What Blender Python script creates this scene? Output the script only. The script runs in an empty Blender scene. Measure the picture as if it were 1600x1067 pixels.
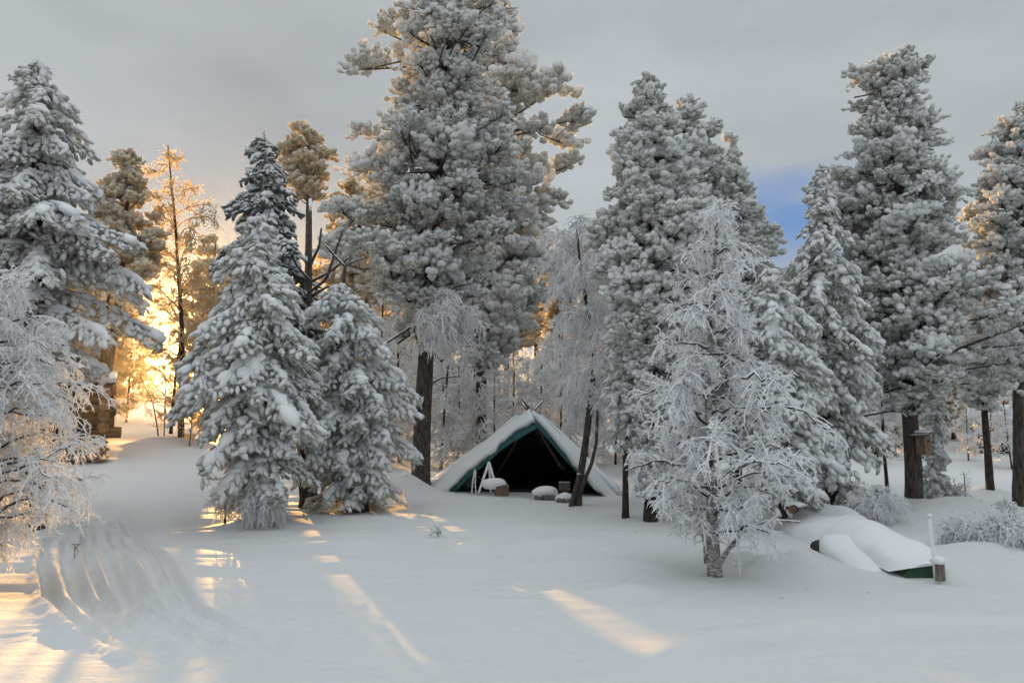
import bpy, math
import numpy as np

# ------------------------------------------------------------------ camera
F, CX, CY, CAMZ, HORIZON = 1244.0, 800.0, 533.5, 1.6, 690.0
PITCH = math.atan((HORIZON - CY) / F)
scene = bpy.context.scene
cam_data = bpy.data.cameras.new('camera')
cam_data.sensor_width = 36.0
cam_data.lens = 36.0 * F / 1600.0
cam_data.clip_start, cam_data.clip_end = 0.1, 3000.0
cam = bpy.data.objects.new('camera', cam_data)
cam.location = (0, 0, CAMZ)
cam.rotation_euler = (math.pi / 2 + PITCH, 0, 0)
scene.collection.objects.link(cam)
scene.camera = cam


def ray(px, py):
    u, v = (px - CX) / F, (CY - py) / F
    d = np.array([u, math.cos(PITCH) - v * math.sin(PITCH), math.sin(PITCH) + v * math.cos(PITCH)])
    return d / np.linalg.norm(d)


def P(px, py, Y):
    d = ray(px, py)
    return np.array([0, 0, CAMZ]) + d * (Y / d[1])


# ------------------------------------------------------------------ light
SUN_DIR = ray(335, 552)
SUN_EL = math.asin(SUN_DIR[2])
SUN_AZ = math.atan2(SUN_DIR[0], SUN_DIR[1])          # from +Y towards +X
SUN_STRENGTH, SKY_STRENGTH = 5.0, 0.05
HAZE = 0.00035
CLOUD_SHIFT = (-6.1, 1.9, 0.3)
CLOUD = (3.62, 3.92, 4.10)

world = bpy.data.worlds.new('World')
scene.world = world
world.use_nodes = True
wt = world.node_tree
wt.nodes.clear()


def nd(tree, t, **kw):
    n = tree.nodes.new(t)
    for k, v in kw.items():
        if k.startswith('in_'):
            n.inputs[k[3:]].default_value = v
        else:
            setattr(n, k, v)
    return n


def mth(tree, op, a, b=None, c=None, clamp=False):
    n = tree.nodes.new('ShaderNodeMath')
    n.operation = op
    n.use_clamp = clamp
    for i, x in enumerate((a, b, c)):
        if x is None:
            continue
        if isinstance(x, (int, float)):
            n.inputs[i].default_value = x
        else:
            tree.links.new(x, n.inputs[i])
    return n.outputs[0]


def mixc(tree, fac, a, b):
    n = tree.nodes.new('ShaderNodeMix')
    n.data_type = 'RGBA'
    for s, x in ((n.inputs['Factor'], fac), (n.inputs['A'], a), (n.inputs['B'], b)):
        if isinstance(x, (int, float)):
            s.default_value = x
        elif isinstance(x, tuple):
            s.default_value = (*x[:3], 1)
        else:
            tree.links.new(x, s)
    return n.outputs['Result']


def sstep(tree, x, e0, e1):
    n = tree.nodes.new('ShaderNodeMapRange')
    n.interpolation_type = 'SMOOTHSTEP'
    n.inputs['From Min'].default_value = e0
    n.inputs['From Max'].default_value = e1
    tree.links.new(x, n.inputs['Value'])
    return n.outputs['Result']


def vdot(tree, v, d):
    n = tree.nodes.new('ShaderNodeVectorMath')
    n.operation = 'DOT_PRODUCT'
    tree.links.new(v, n.inputs[0])
    n.inputs[1].default_value = tuple(d)
    return n.outputs['Value']


sky = nd(wt, 'ShaderNodeTexSky', sky_type='NISHITA')
sky.sun_disc = False
sky.sun_elevation = SUN_EL
sky.sun_rotation = SUN_AZ
tc = nd(wt, 'ShaderNodeTexCoord')
gen = tc.outputs['Generated']
sepn = nd(wt, 'ShaderNodeSeparateXYZ')
wt.links.new(gen, sepn.inputs[0])
zc = sepn.outputs['Z']
# streaky cloud noise, stretched along the horizon
mp = nd(wt, 'ShaderNodeMapping')
mp.inputs['Scale'].default_value = (1.0, 1.0, 2.6)
mp.inputs['Location'].default_value = CLOUD_SHIFT
wt.links.new(gen, mp.inputs[0])
cn = nd(wt, 'ShaderNodeTexNoise', in_Scale=2.3, in_Detail=5.0, in_Roughness=0.55)
wt.links.new(mp.outputs[0], cn.inputs['Vector'])
cn2 = nd(wt, 'ShaderNodeTexNoise', in_Scale=7.0, in_Detail=4.0, in_Roughness=0.5)
wt.links.new(mp.outputs[0], cn2.inputs['Vector'])
# overcast: brighter towards the zenith (steeper than CIE overcast, raised overhead to brighten the crowns), soft tonal streaks
grad = mth(wt, 'MULTIPLY_ADD', sstep(wt, zc, 0.42, 1.0), 2.1, 1.0)
tone = mth(wt, 'MULTIPLY_ADD', cn.outputs['Fac'], 0.8, 0.60)
lum = mth(wt, 'MULTIPLY', grad, tone)
cl = nd(wt, 'ShaderNodeVectorMath', operation='SCALE')
cl.inputs[0].default_value = CLOUD
wt.links.new(lum, cl.inputs['Scale'])
# the one tear in the cloud: a long low gap right of centre
hd = ray(1262, 348)
hright = np.cross(hd, [0, 0, 1.0]); hright /= np.linalg.norm(hright)
hup = np.cross(hright, hd)
a1 = mth(wt, 'DIVIDE', vdot(wt, gen, hright), 0.14)
a2 = mth(wt, 'DIVIDE', mth(wt, 'ADD', vdot(wt, gen, hup), mth(wt, 'MULTIPLY', a1, 0.010)), 0.066)
rr = mth(wt, 'SQRT', mth(wt, 'ADD', mth(wt, 'MULTIPLY', a1, a1), mth(wt, 'MULTIPLY', a2, a2)))
rr = mth(wt, 'ADD', rr, mth(wt, 'MULTIPLY_ADD', cn2.outputs['Fac'], 1.5, -0.75))
hole = mth(wt, 'SUBTRACT', 1.0, sstep(wt, rr, 0.15, 1.35))
hole = mth(wt, 'MULTIPLY', hole, sstep(wt, vdot(wt, gen, hd), 0.6, 0.9))
skb = nd(wt, 'ShaderNodeVectorMath', operation='MULTIPLY')
wt.links.new(sky.outputs[0], skb.inputs[0])
skb.inputs[1].default_value = (1.0, 1.0, 1.0)
skblue = mixc(wt, 0.75, skb.outputs[0], (0.95, 2.25, 5.3))
hz = mth(wt, 'MULTIPLY', hole, 0.95)
col = mixc(wt, hz, cl.outputs[0], skblue)
# aureole of the low sun in thin cloud
sdot = vdot(wt, gen, SUN_DIR)
g1 = mth(wt, 'POWER', mth(wt, 'MAXIMUM', sdot, 0.0), 900.0)
g2 = mth(wt, 'POWER', mth(wt, 'MAXIMUM', sdot, 0.0), 380.0)
g3 = mth(wt, 'POWER', mth(wt, 'MAXIMUM', sdot, 0.0), 130.0)
glow = nd(wt, 'ShaderNodeVectorMath', operation='SCALE')
glow.inputs[0].default_value = (31.0, 16.5, 2.4)
wt.links.new(mth(wt, 'ADD', mth(wt, 'MULTIPLY', g1, 0.12), mth(wt, 'MULTIPLY_ADD', g3, 0.13, mth(wt, 'MULTIPLY', g2, 0.36))), glow.inputs['Scale'])
addn = nd(wt, 'ShaderNodeVectorMath', operation='ADD')
wt.links.new(col, addn.inputs[0])
wt.links.new(glow.outputs[0], addn.inputs[1])
bg = nd(wt, 'ShaderNodeBackground', in_Strength=SKY_STRENGTH)
wt.links.new(addn.outputs[0], bg.inputs['Color'])
wo = nd(wt, 'ShaderNodeOutputWorld')
wt.links.new(bg.outputs[0], wo.inputs['Surface'])

sun_data = bpy.data.lights.new('sun', 'SUN')
sun_data.energy = SUN_STRENGTH
sun_data.angle = math.radians(0.6)
sun_data.color = (1.0, 0.53, 0.15)
sun = bpy.data.objects.new('sun', sun_data)
from mathutils import Vector, Matrix
sun.rotation_euler = Vector(SUN_DIR).to_track_quat('Z', 'Y').to_euler()
sun.location = (-10, 30, 20)
scene.collection.objects.link(sun)

scene.view_settings.view_transform = 'Standard'
scene.view_settings.look = 'None'
scene.view_settings.exposure = 1.32   # exposed for the shade, as the photograph is
scene.view_settings.gamma = 1.0
scene.view_settings.use_curve_mapping = False
scene.cycles.max_bounces = 12
scene.cycles.diffuse_bounces = 9
scene.cycles.use_denoising = True

C = scene.collection
rng = np.random.default_rng(11)

# ------------------------------------------------------------------ materials
MATS = {}


def new_mat(name):
    m = bpy.data.materials.new(name)
    m.use_nodes = True
    t = m.node_tree
    t.nodes.clear()
    o = t.nodes.new('ShaderNodeOutputMaterial')
    MATS[name] = m
    return m, t, o


def noise(t, scale, detail=3.0, rough=0.5, coord='Object', vec=None):
    if vec is None:
        c = t.nodes.new('ShaderNodeTexCoord')
        vec = c.outputs[coord]
    n = nd(t, 'ShaderNodeTexNoise', in_Scale=scale, in_Detail=detail, in_Roughness=rough)
    t.links.new(vec, n.inputs['Vector'])
    return n.outputs['Fac']


def bump(t, h, strength, dist):
    b = nd(t, 'ShaderNodeBump', in_Strength=strength, in_Distance=dist)
    t.links.new(h, b.inputs['Height'])
    return b.outputs['Normal']


def normal_z(t):
    g = t.nodes.new('ShaderNodeNewGeometry')
    s = t.nodes.new('ShaderNodeSeparateXYZ')
    t.links.new(g.outputs['Normal'], s.inputs[0])
    return s.outputs['Z']


def diff_trans(t, out, colour, trans, normal=None, tint=None):
    d = t.nodes.new('ShaderNodeBsdfDiffuse')
    tr = t.nodes.new('ShaderNodeBsdfTranslucent')
    for n in (d, tr):
        c = colour if (n is d or tint is None) else tint
        if isinstance(c, tuple):
            n.inputs['Color'].default_value = (*c, 1)
        else:
            t.links.new(c, n.inputs['Color'])
        if normal is not None:
            t.links.new(normal, n.inputs['Normal'])
    mx = t.nodes.new('ShaderNodeMixShader')
    mx.inputs[0].default_value = trans
    t.links.new(d.outputs[0], mx.inputs[1])
    t.links.new(tr.outputs[0], mx.inputs[2])
    t.links.new(mx.outputs[0], out.inputs['Surface'])


def crown_mat(name, snow, needle, lo, hi, trans):
    """snow lying on the upper side of every tuft, rimed needles below; each bough carries a little more or less"""
    m, t, o = new_mat(name)
    nz = normal_z(t)
    n1 = noise(t, 24.0, 3.0, 0.6)
    oi = t.nodes.new('ShaderNodeObjectInfo')
    f = mth(t, 'ADD', nz, mth(t, 'MULTIPLY_ADD', n1, 1.3, -0.65))
    f = mth(t, 'ADD', f, mth(t, 'MULTIPLY_ADD', oi.outputs['Random'], 0.9, -0.45))
    f = sstep(t, f, lo, hi)
    nv = mixc(t, sstep(t, n1, 0.38, 0.62), needle, tuple(min(1, x * 2.0 + 0.05) for x in needle))
    c = mixc(t, f, nv, snow)
    diff_trans(t, o, c, trans, bump(t, noise(t, 60.0, 3.0), 0.4, 0.02))
    return m


def rime_mat(name, a, b, trans):
    m, t, o = new_mat(name)
    c = mixc(t, sstep(t, noise(t, 9.0, 2.0), 0.38, 0.64), a, b)
    diff_trans(t, o, c, trans)
    return m


def simple_mat(name, a, b, scale, bump_s=0.4, bump_d=0.01, rough=0.85, stretch=None, frost=0.0):
    m, t, o = new_mat(name)
    c0 = t.nodes.new('ShaderNodeTexCoord')
    vec = c0.outputs['Object']
    if stretch:
        mpn = t.nodes.new('ShaderNodeMapping')
        mpn.inputs['Scale'].default_value = stretch
        t.links.new(vec, mpn.inputs[0])
        vec = mpn.outputs[0]
    n = noise(t, scale, 5.0, 0.6, vec=vec)
    c = mixc(t, sstep(t, n, 0.3, 0.7), a, b)
    if frost > 0:
        nz = normal_z(t)
        n3 = noise(t, 22.0, 4.0, 0.65)
        f = sstep(t, mth(t, 'ADD', mth(t, 'MULTIPLY', nz, 0.8), n3), 1.05 - frost, 1.25 - frost)
        c = mixc(t, f, c, (0.78, 0.8, 0.84))
    p = nd(t, 'ShaderNodeBsdfPrincipled', in_Roughness=rough)
    p.inputs['Specular IOR Level'].default_value = 0.25
    t.links.new(c, p.inputs['Base Color'])
    t.links.new(bump(t, n, bump_s, bump_d), p.inputs['Normal'])
    t.links.new(p.outputs[0], o.inputs['Surface'])
    return m


SNOWC = (0.93, 0.94, 0.955)
M_SPRUCE = crown_mat('spruce_snow_load', SNOWC, (0.33, 0.33, 0.295), -0.68, -0.03, 0.42)
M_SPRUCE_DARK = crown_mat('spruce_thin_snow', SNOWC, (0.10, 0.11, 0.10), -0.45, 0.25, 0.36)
M_PINE = crown_mat('pine_rime_load', (0.93, 0.94, 0.95), (0.41, 0.412, 0.38), -0.78, -0.08, 0.46)
M_GOLD = crown_mat('backlit_rime_load', (0.91, 0.89, 0.85), (0.44, 0.38, 0.27), -0.75, 0.10, 0.58)  # warm sunlight mixed into the snow and needle colours
M_RIME = rime_mat('rimed_needles', (0.36, 0.355, 0.305), (0.88, 0.885, 0.885), 0.52)
M_RIME_PINE = rime_mat('pine_needles_in_rime', (0.49, 0.492, 0.46), (0.94, 0.945, 0.95), 0.54)
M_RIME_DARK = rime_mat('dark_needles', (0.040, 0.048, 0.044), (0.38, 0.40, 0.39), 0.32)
M_RIME_GOLD = rime_mat('backlit_rime', (0.48, 0.40, 0.25), (0.88, 0.82, 0.68), 0.74)  # gold of the backlight put into the rime colour
M_RIME_PALE = rime_mat('pale_rime', (0.42, 0.43, 0.42), (0.80, 0.82, 0.84), 0.42)
M_BARK = simple_mat('pine_bark', (0.028, 0.024, 0.021), (0.115, 0.10, 0.088), 22.0, 0.9, 0.03, stretch=(1, 1, 0.25), frost=0.12)
M_BARK_DARK = simple_mat('spruce_bark', (0.018, 0.014, 0.012), (0.07, 0.056, 0.048), 26.0, 0.8, 0.02, stretch=(1, 1, 0.3), frost=0.15)
M_BIRCH = simple_mat('birch_bark', (0.10, 0.085, 0.075), (0.46, 0.44, 0.42), 14.0, 0.6, 0.01, stretch=(1, 1, 2.0), frost=0.3)
M_WOODY = simple_mat('frosted_dead_wood', (0.035, 0.030, 0.026), (0.12, 0.105, 0.095), 20.0, 0.5, 0.01, frost=0.34)


def twig_mat(name, lo, hi, tr, dark, rime=(0.94, 0.945, 0.955)):
    m, t, o = new_mat(name)
    nz = normal_z(t)
    n = noise(t, 14.0, 3.0, 0.6)
    f = sstep(t, mth(t, 'ADD', nz, mth(t, 'MULTIPLY_ADD', n, 2.0, -1.0)), lo, hi)
    c = mixc(t, f, dark, rime)
    diff_trans(t, o, c, tr)
    return m


M_TWIG = twig_mat('hoarfrost_twig', -1.20, -0.75, 0.42, (0.11, 0.09, 0.08))
M_TWIG_SUNTINT = twig_mat('backlit_hoarfrost_twig', -1.2, -0.6, 0.74, (0.14, 0.10, 0.06), (0.74, 0.63, 0.44))  # white frost coloured gold to carry the sun's glow
M_TWIG_FAR = twig_mat('far_hoarfrost_twig', -1.1, -0.5, 0.60, (0.10, 0.075, 0.06))


def snow_mat(name, col, big, fine):
    m, t, o = new_mat(name)
    tcn = t.nodes.new('ShaderNodeTexCoord')
    mpn = t.nodes.new('ShaderNodeMapping')
    mpn.inputs['Scale'].default_value = (1.0, 2.4, 1.0)
    mpn.inputs['Rotation'].default_value = (0, 0, 0.25)
    t.links.new(tcn.outputs['Object'], mpn.inputs[0])
    h1 = noise(t, 2.2, 5.0, 0.55, vec=mpn.outputs[0])
    h2 = noise(t, 30.0, 5.0, 0.7)
    h3 = noise(t, 160.0, 2.0, 0.6)
    h = mth(t, 'ADD', mth(t, 'MULTIPLY', h1, 1.0), mth(t, 'ADD', mth(t, 'MULTIPLY', h2, 0.32), mth(t, 'MULTIPLY', h3, 0.12)))
    p = nd(t, 'ShaderNodeBsdfPrincipled', in_Roughness=0.7)
    p.inputs['Specular IOR Level'].default_value = 0.3
    tint = mixc(t, noise(t, 0.9, 4.0), tuple(x * 0.96 for x in col), col)
    t.links.new(tint, p.inputs['Base Color'])
    t.links.new(bump(t, h, big, fine), p.inputs['Normal'])
    t.links.new(p.outputs[0], o.inputs['Surface'])
    return m


M_SNOW = snow_mat('snow', (0.625, 0.628, 0.630), 0.7, 0.07)
M_SNOWCAP = snow_mat('snow_cap', (0.74, 0.752, 0.768), 0.6, 0.05)
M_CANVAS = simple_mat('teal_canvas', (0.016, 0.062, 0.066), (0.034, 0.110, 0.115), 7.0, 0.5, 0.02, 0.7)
M_CANVAS_IN = simple_mat('dark_canvas', (0.012, 0.016, 0.016), (0.028, 0.030, 0.028), 6.0, 0.4, 0.02, 0.9)  # near-black: shade of tent interior and hut doorways put into the colour
M_POLE = simple_mat('grey_pole', (0.06, 0.05, 0.042), (0.17, 0.15, 0.13), 18.0, 0.5, 0.01, frost=0.3)
M_LOG = simple_mat('weathered_log', (0.020, 0.014, 0.011), (0.080, 0.054, 0.040), 12.0, 0.6, 0.02, stretch=(0.15, 1, 1))
M_LOGEND = simple_mat('log_end_grain', (0.09, 0.058, 0.038), (0.21, 0.14, 0.09), 18.0, 0.4, 0.01)
M_STONE = simple_mat('grey_stone', (0.07, 0.068, 0.064), (0.20, 0.19, 0.18), 9.0, 0.7, 0.02, frost=0.15)
M_BRICKY = simple_mat('brown_block', (0.10, 0.065, 0.045), (0.20, 0.15, 0.11), 16.0, 0.5, 0.01)
M_HULL = simple_mat('green_hull_paint', (0.025, 0.065, 0.035), (0.045, 0.10, 0.055), 9.0, 0.2, 0.005, 0.45)
M_PLANK = simple_mat('grey_plank', (0.09, 0.075, 0.06), (0.26, 0.22, 0.18), 15.0, 0.5, 0.01, stretch=(1, 1, 0.2), frost=0.1)
M_DARKWALL = simple_mat('dark_boards', (0.018, 0.014, 0.012), (0.05, 0.04, 0.034), 10.0, 0.4, 0.01)
M_BOX = simple_mat('nest_box_wood', (0.12, 0.075, 0.05), (0.26, 0.19, 0.14), 14.0, 0.4, 0.01, frost=0.1)


# ------------------------------------------------------------------ mesh building
class MB:
    def __init__(self):
        self.v, self.f, self.m, self.s, self.n = [], [], [], [], 0

    def add(self, v, f, mat=0, smooth=True):
        v = np.asarray(v, float).reshape(-1, 3)
        f = np.asarray(f, np.int64).reshape(-1, 3)
        self.v.append(v)
        self.f.append(f + self.n)
        self.m.append(np.full(len(f), mat, np.int32))
        self.s.append(np.full(len(f), smooth, bool))
        self.n += len(v)

    def build(self, name, mats, parent=None, origin=(0, 0, 0)):
        v = np.concatenate(self.v) - np.asarray(origin, float)
        f = np.concatenate(self.f)
        me = bpy.data.meshes.new(name)
        me.vertices.add(len(v))
        me.vertices.foreach_set('co', v.astype(np.float32).ravel())
        me.loops.add(f.size)
        me.loops.foreach_set('vertex_index', f.astype(np.int32).ravel())
        me.polygons.add(len(f))
        me.polygons.foreach_set('loop_start', np.arange(0, f.size, 3, dtype=np.int32))
        me.polygons.foreach_set('material_index', np.concatenate(self.m))
        me.polygons.foreach_set('use_smooth', np.concatenate(self.s))
        for m in (mats if isinstance(mats, (list, tuple)) else [mats]):
            me.materials.append(m)
        me.update(calc_edges=True)
        me.validate()
        o = bpy.data.objects.new(name, me)
        C.objects.link(o)
        if parent is not None:
            o.parent = parent
        else:
            o.location = tuple(origin)
        return o


def thing(name, label, cat, loc, group=None):
    o = bpy.data.objects.new(name, None)
    o.empty_display_size = 0.2
    C.objects.link(o)
    o.location = tuple(loc)
    tag(o, label, cat, group)
    return o


def tag(o, label, cat, group=None, kind=None):
    o['label'] = label
    o['category'] = cat
    if group:
        o['group'] = group
    if kind:
        o['kind'] = kind
    return o


def ico(level):
    t = (1 + 5 ** 0.5) / 2
    v = [(-1, t, 0), (1, t, 0), (-1, -t, 0), (1, -t, 0), (0, -1, t), (0, 1, t), (0, -1, -t), (0, 1, -t), (t, 0, -1), (t, 0, 1), (-t, 0, -1), (-t, 0, 1)]
    f = [(0, 11, 5), (0, 5, 1), (0, 1, 7), (0, 7, 10), (0, 10, 11), (1, 5, 9), (5, 11, 4), (11, 10, 2), (10, 7, 6), (7, 1, 8),
         (3, 9, 4), (3, 4, 2), (3, 2, 6), (3, 6, 8), (3, 8, 9), (4, 9, 5), (2, 4, 11), (6, 2, 10), (8, 6, 7), (9, 8, 1)]
    v = [np.array(x, float) / np.linalg.norm(x) for x in v]
    for _ in range(level):
        mid, nf = {}, []

        def mp_(a, b):
            k = (min(a, b), max(a, b))
            if k not in mid:
                x = v[a] + v[b]
                v.append(x / np.linalg.norm(x))
                mid[k] = len(v) - 1
            return mid[k]
        for a, b, c in f:
            ab, bc, ca = mp_(a, b), mp_(b, c), mp_(c, a)
            nf += [(a, ab, ca), (b, bc, ab), (c, ca, bc), (ab, bc, ca)]
        f = nf
    return np.array(v), np.array(f)


ICO = [ico(i) for i in range(4)]


def vnoise(p, seed=0, freq=1.0):
    """cheap smooth pseudo-noise of points (N,3) in -1..1"""
    r = np.random.default_rng(seed)
    out = np.zeros(len(p))
    for k in range(5):
        d = r.normal(size=3) * freq * (1 + 0.5 * k)
        out += np.sin(p @ d + r.uniform(0, 6.28)) / (1 + 0.4 * k)
    return out / 2.6


def octa1():
    v = [(1, 0, 0), (-1, 0, 0), (0, 1, 0), (0, -1, 0), (0, 0, 1), (0, 0, -1)]
    f = [(0, 2, 4), (2, 1, 4), (1, 3, 4), (3, 0, 4), (2, 0, 5), (1, 2, 5), (3, 1, 5), (0, 3, 5)]
    v = [np.array(x, float) for x in v]
    mid, nf = {}, []

    def m_(a, b):
        k = (min(a, b), max(a, b))
        if k not in mid:
            x = v[a] + v[b]
            v.append(x / np.linalg.norm(x))
            mid[k] = len(v) - 1
        return mid[k]
    for a, b, c in f:
        ab, bc, ca = m_(a, b), m_(b, c), m_(c, a)
        nf += [(a, ab, ca), (b, bc, ab), (c, ca, bc), (ab, bc, ca)]
    return np.array(v), np.array(nf)


OCT = octa1()


def make_templates(base, nspike, spike_len, spike_w, seed, n=8, rough=0.22, skirt=0.3):
    """tuft templates: a lumpy core with thin needles standing out of it"""
    r = np.random.default_rng(seed)
    out = []
    for i in range(n):
        v, f = base
        core = v * (1 + rough * vnoise(v, seed * 31 + i, 2.6) + r.normal(size=len(v)) * 0.07)[:, None]
        d = r.normal(size=(nspike, 3))
        d[:, 0] += 0.45
        d[:, 2] -= skirt
        d /= np.linalg.norm(d, axis=1)[:, None]
        side = np.cross(d, r.normal(size=(nspike, 3)))
        side /= np.linalg.norm(side, axis=1)[:, None]
        ln = r.uniform(0.6, 1.0, nspike)[:, None] * spike_len
        a = d * 0.72 + side * spike_w
        b = d * 0.72 - side * spike_w
        c = d * (0.9 + ln) + r.normal(size=(nspike, 3)) * 0.08
        sv = np.stack([a, b, c], 1).reshape(-1, 3)
        sf = np.arange(nspike * 3).reshape(-1, 3)
        out.append((core, f, sv, sf))
    return out


T_SPRUCE = make_templates(OCT, 12, 0.75, 0.13, 3, skirt=0.8)
T_PINE = make_templates(OCT, 20, 0.55, 0.10, 5, rough=0.3, skirt=0.3)
T_CAP = make_templates(OCT, 3, 0.4, 0.10, 8, rough=0.40, skirt=1.2)
T_FAR = make_templates(ICO[0], 26, 0.9, 0.14, 6, skirt=0.1)


def frames(d, up=(0, 0, 1)):
    d = d / np.maximum(np.linalg.norm(d, axis=1)[:, None], 1e-9)
    u = np.broadcast_to(np.asarray(up, float), d.shape)
    y = np.cross(u, d)
    bad = np.linalg.norm(y, axis=1) < 1e-3
    y[bad] = (0, 1, 0)
    y /= np.linalg.norm(y, axis=1)[:, None]
    z = np.cross(d, y)
    return np.stack([d, y, z], 2)          # columns


def put_tufts(mb, pos, dirs, scl, templates, r, mcore=0, mspike=1):
    pos, dirs, scl = np.asarray(pos), np.asarray(dirs), np.asarray(scl)
    R = frames(dirs)
    which = r.integers(0, len(templates), len(pos))
    for k, (cv, cf, sv, sf) in enumerate(templates):
        idx = np.nonzero(which == k)[0]
        if len(idx) == 0:
            continue
        A = R[idx] * scl[idx][:, None, :]
        for vv, ff, mm, sm in ((cv, cf, mcore, True), (sv, sf, mspike, False)):
            V = np.einsum('nij,vj->nvi', A, vv) + pos[idx][:, None, :]
            Fc = ff[None] + (np.arange(len(idx)) * len(vv))[:, None, None]
            mb.add(V.reshape(-1, 3), Fc.reshape(-1, 3), mm, sm)


def tubes(mb, pts, rad, sides=4, mat=0, smooth=True, cap=False):
    """pts (N,K,3), rad (N,K): N tubes in one go"""
    pts = np.asarray(pts, float)
    rad = np.asarray(rad, float)
    N, K, _ = pts.shape
    tan = np.gradient(pts, axis=1)
    tan /= np.maximum(np.linalg.norm(tan, axis=2), 1e-9)[..., None]
    ref = np.where(np.abs(tan[..., 2:3]) > 0.9, np.array([1.0, 0, 0]), np.array([0, 0, 1.0]))
    # one reference per tube keeps rings untwisted
    refm = np.where((np.abs(tan[..., 2]).mean(1) > 0.75)[:, None], np.array([[1.0, 0.13, 0]]), np.array([[0.0, 0.1, 1.0]]))
    y = np.cross(np.broadcast_to(refm[:, None, :], tan.shape), tan)
    y /= np.maximum(np.linalg.norm(y, axis=2), 1e-9)[..., None]
    z = np.cross(tan, y)
    a = np.arange(sides) / sides * 2 * np.pi
    ring = y[:, :, None, :] * np.cos(a)[None, None, :, None] + z[:, :, None, :] * np.sin(a)[None, None, :, None]
    V = pts[:, :, None, :] + ring * rad[:, :, None, None]
    V = V.reshape(N, K * sides, 3)
    f = []
    for k in range(K - 1):
        for s in range(sides):
            s2 = (s + 1) % sides
            p, q, r_, t_ = k * sides + s, k * sides + s2, (k + 1) * sides + s, (k + 1) * sides + s2
            f += [(p, q, t_), (p, t_, r_)]
    if cap:
        for s in range(1, sides - 1):
            f += [(0, s + 1, s), ((K - 1) * sides, (K - 1) * sides + s, (K - 1) * sides + s + 1)]
    f = np.array(f)
    Fc = f[None] + (np.arange(N) * K * sides)[:, None, None]
    mb.add(V.reshape(-1, 3), Fc.reshape(-1, 3), mat, smooth)


def bez(a, b, c, K):
    """quadratic curves, a,b,c (N,3) -> (N,K,3)"""
    t = np.linspace(0, 1, K)[None, :, None]
    return a[:, None] * (1 - t) ** 2 + 2 * b[:, None] * t * (1 - t) + c[:, None] * t ** 2


def trunk_mesh(path, r0, r1, seed, sides=14, step=0.12, flare=0.35, rough=0.05):
    path = np.asarray(path, float)
    L = np.concatenate([[0], np.cumsum(np.linalg.norm(np.diff(path, axis=0), axis=1))])
    n = int(max(6, min(90, L[-1] / step)))
    s = np.linspace(0, L[-1], n)
    pts = np.stack([np.interp(s, L, path[:, i]) for i in range(3)], 1)
    k = np.ones(5) / 5
    for i in range(2):
        pp = np.pad(pts[:, i], 2, mode='edge')
        pts[:, i] = np.convolve(pp, k, 'valid')
    rad = r0 + (r1 - r0) * (s / L[-1])
    rad = rad * (1 + flare * np.exp(-s / 0.25))
    mb = MB()
    tubes(mb, pts[None], rad[None], sides, 0, True, cap=True)
    v = mb.v[0]
    c = np.repeat(pts, sides, axis=0)
    dv = v - c
    q = np.concatenate([dv / np.maximum(np.linalg.norm(dv, axis=1), 1e-6)[:, None] * 2.2, np.zeros((len(v), 0))], 1)
    q[:, 2] = v[:, 2] * 3.0
    nz = vnoise(q, seed, 1.6) * 0.6 + vnoise(q * 2.7, seed + 1, 1.7) * 0.4
    mb.v[0] = c + dv * (1 + rough * 2 * nz)[:, None]
    return mb, pts


# ------------------------------------------------------------------ ground
CTRL = [  # photo column, photo row, distance: where the snow surface is seen
    (150, 830, 12.3), (60, 780, 16), (150, 780, 16), (200, 722, 21.5), (240, 692, 28), (225, 642, 48), (205, 600, 92), (60, 600, 92), (290, 650, 55), (340, 655, 60), (420, 655, 50),
    (130, 702, 20.5), (60, 715, 20), (400, 822, 13), (480, 792, 15), (560, 797, 14.5), (658, 764, 18), (620, 765, 17.5), (600, 720, 24),
    (690, 772, 18), (830, 770, 18), (960, 778, 17.5), (903, 786, 15.5), (977, 804, 14), (1017, 816, 13.5),
    (1117, 897, 9.7), (1200, 895, 9.7), (1300, 895, 9.7), (1500, 900, 9.5), (900, 880, 10.2), (600, 870, 10.6), (300, 880, 10.4), (100, 890, 10.0),
    (1225, 815, 13), (1300, 806, 14), (1430, 804, 15), (1460, 790, 17), (1547, 778, 20), (1592, 785, 17), (1400, 725, 27), (1550, 712, 30), (1480, 705, 32),
    (1500, 655, 45), (1300, 660, 45), (800, 700, 30), (800, 655, 45), (1000, 700, 28), (1050, 655, 45), (600, 660, 50), (500, 655, 50), (450, 712, 24),
]
cp = np.array([P(*c) for c in CTRL])
H0Y = np.array([-600, 9, 13, 17, 22, 30, 45, 70, 110, 600, 1500.0])
H0Z = np.array([0, 0, 0.25, 0.48, 0.85, 1.35, 2.6, 4.4, 6.5, 8.0, 8.0])


def h0(y):
    return np.interp(y, H0Y, H0Z)


SIG = 4.5
res = cp[:, 2] - h0(cp[:, 1])
sg = SIG * (0.45 + cp[:, 1] / 26.0)


def kern(x, y):
    d2 = (x[:, None] - cp[None, :, 0]) ** 2 + (y[:, None] - cp[None, :, 1]) ** 2
    return np.exp(-d2 / (2 * sg[None, :] ** 2))


Kc = kern(cp[:, 0], cp[:, 1])
wts = np.linalg.solve(Kc.T @ Kc + 0.02 * np.eye(len(cp)), Kc.T @ res)

MOUNDS = []   # (x, y, height, rx, ry)


def mound_px(px, py, Y, h, rx, ry):
    p = P(px, py, Y)
    MOUNDS.append((p[0], p[1], h, rx, ry))


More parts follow.
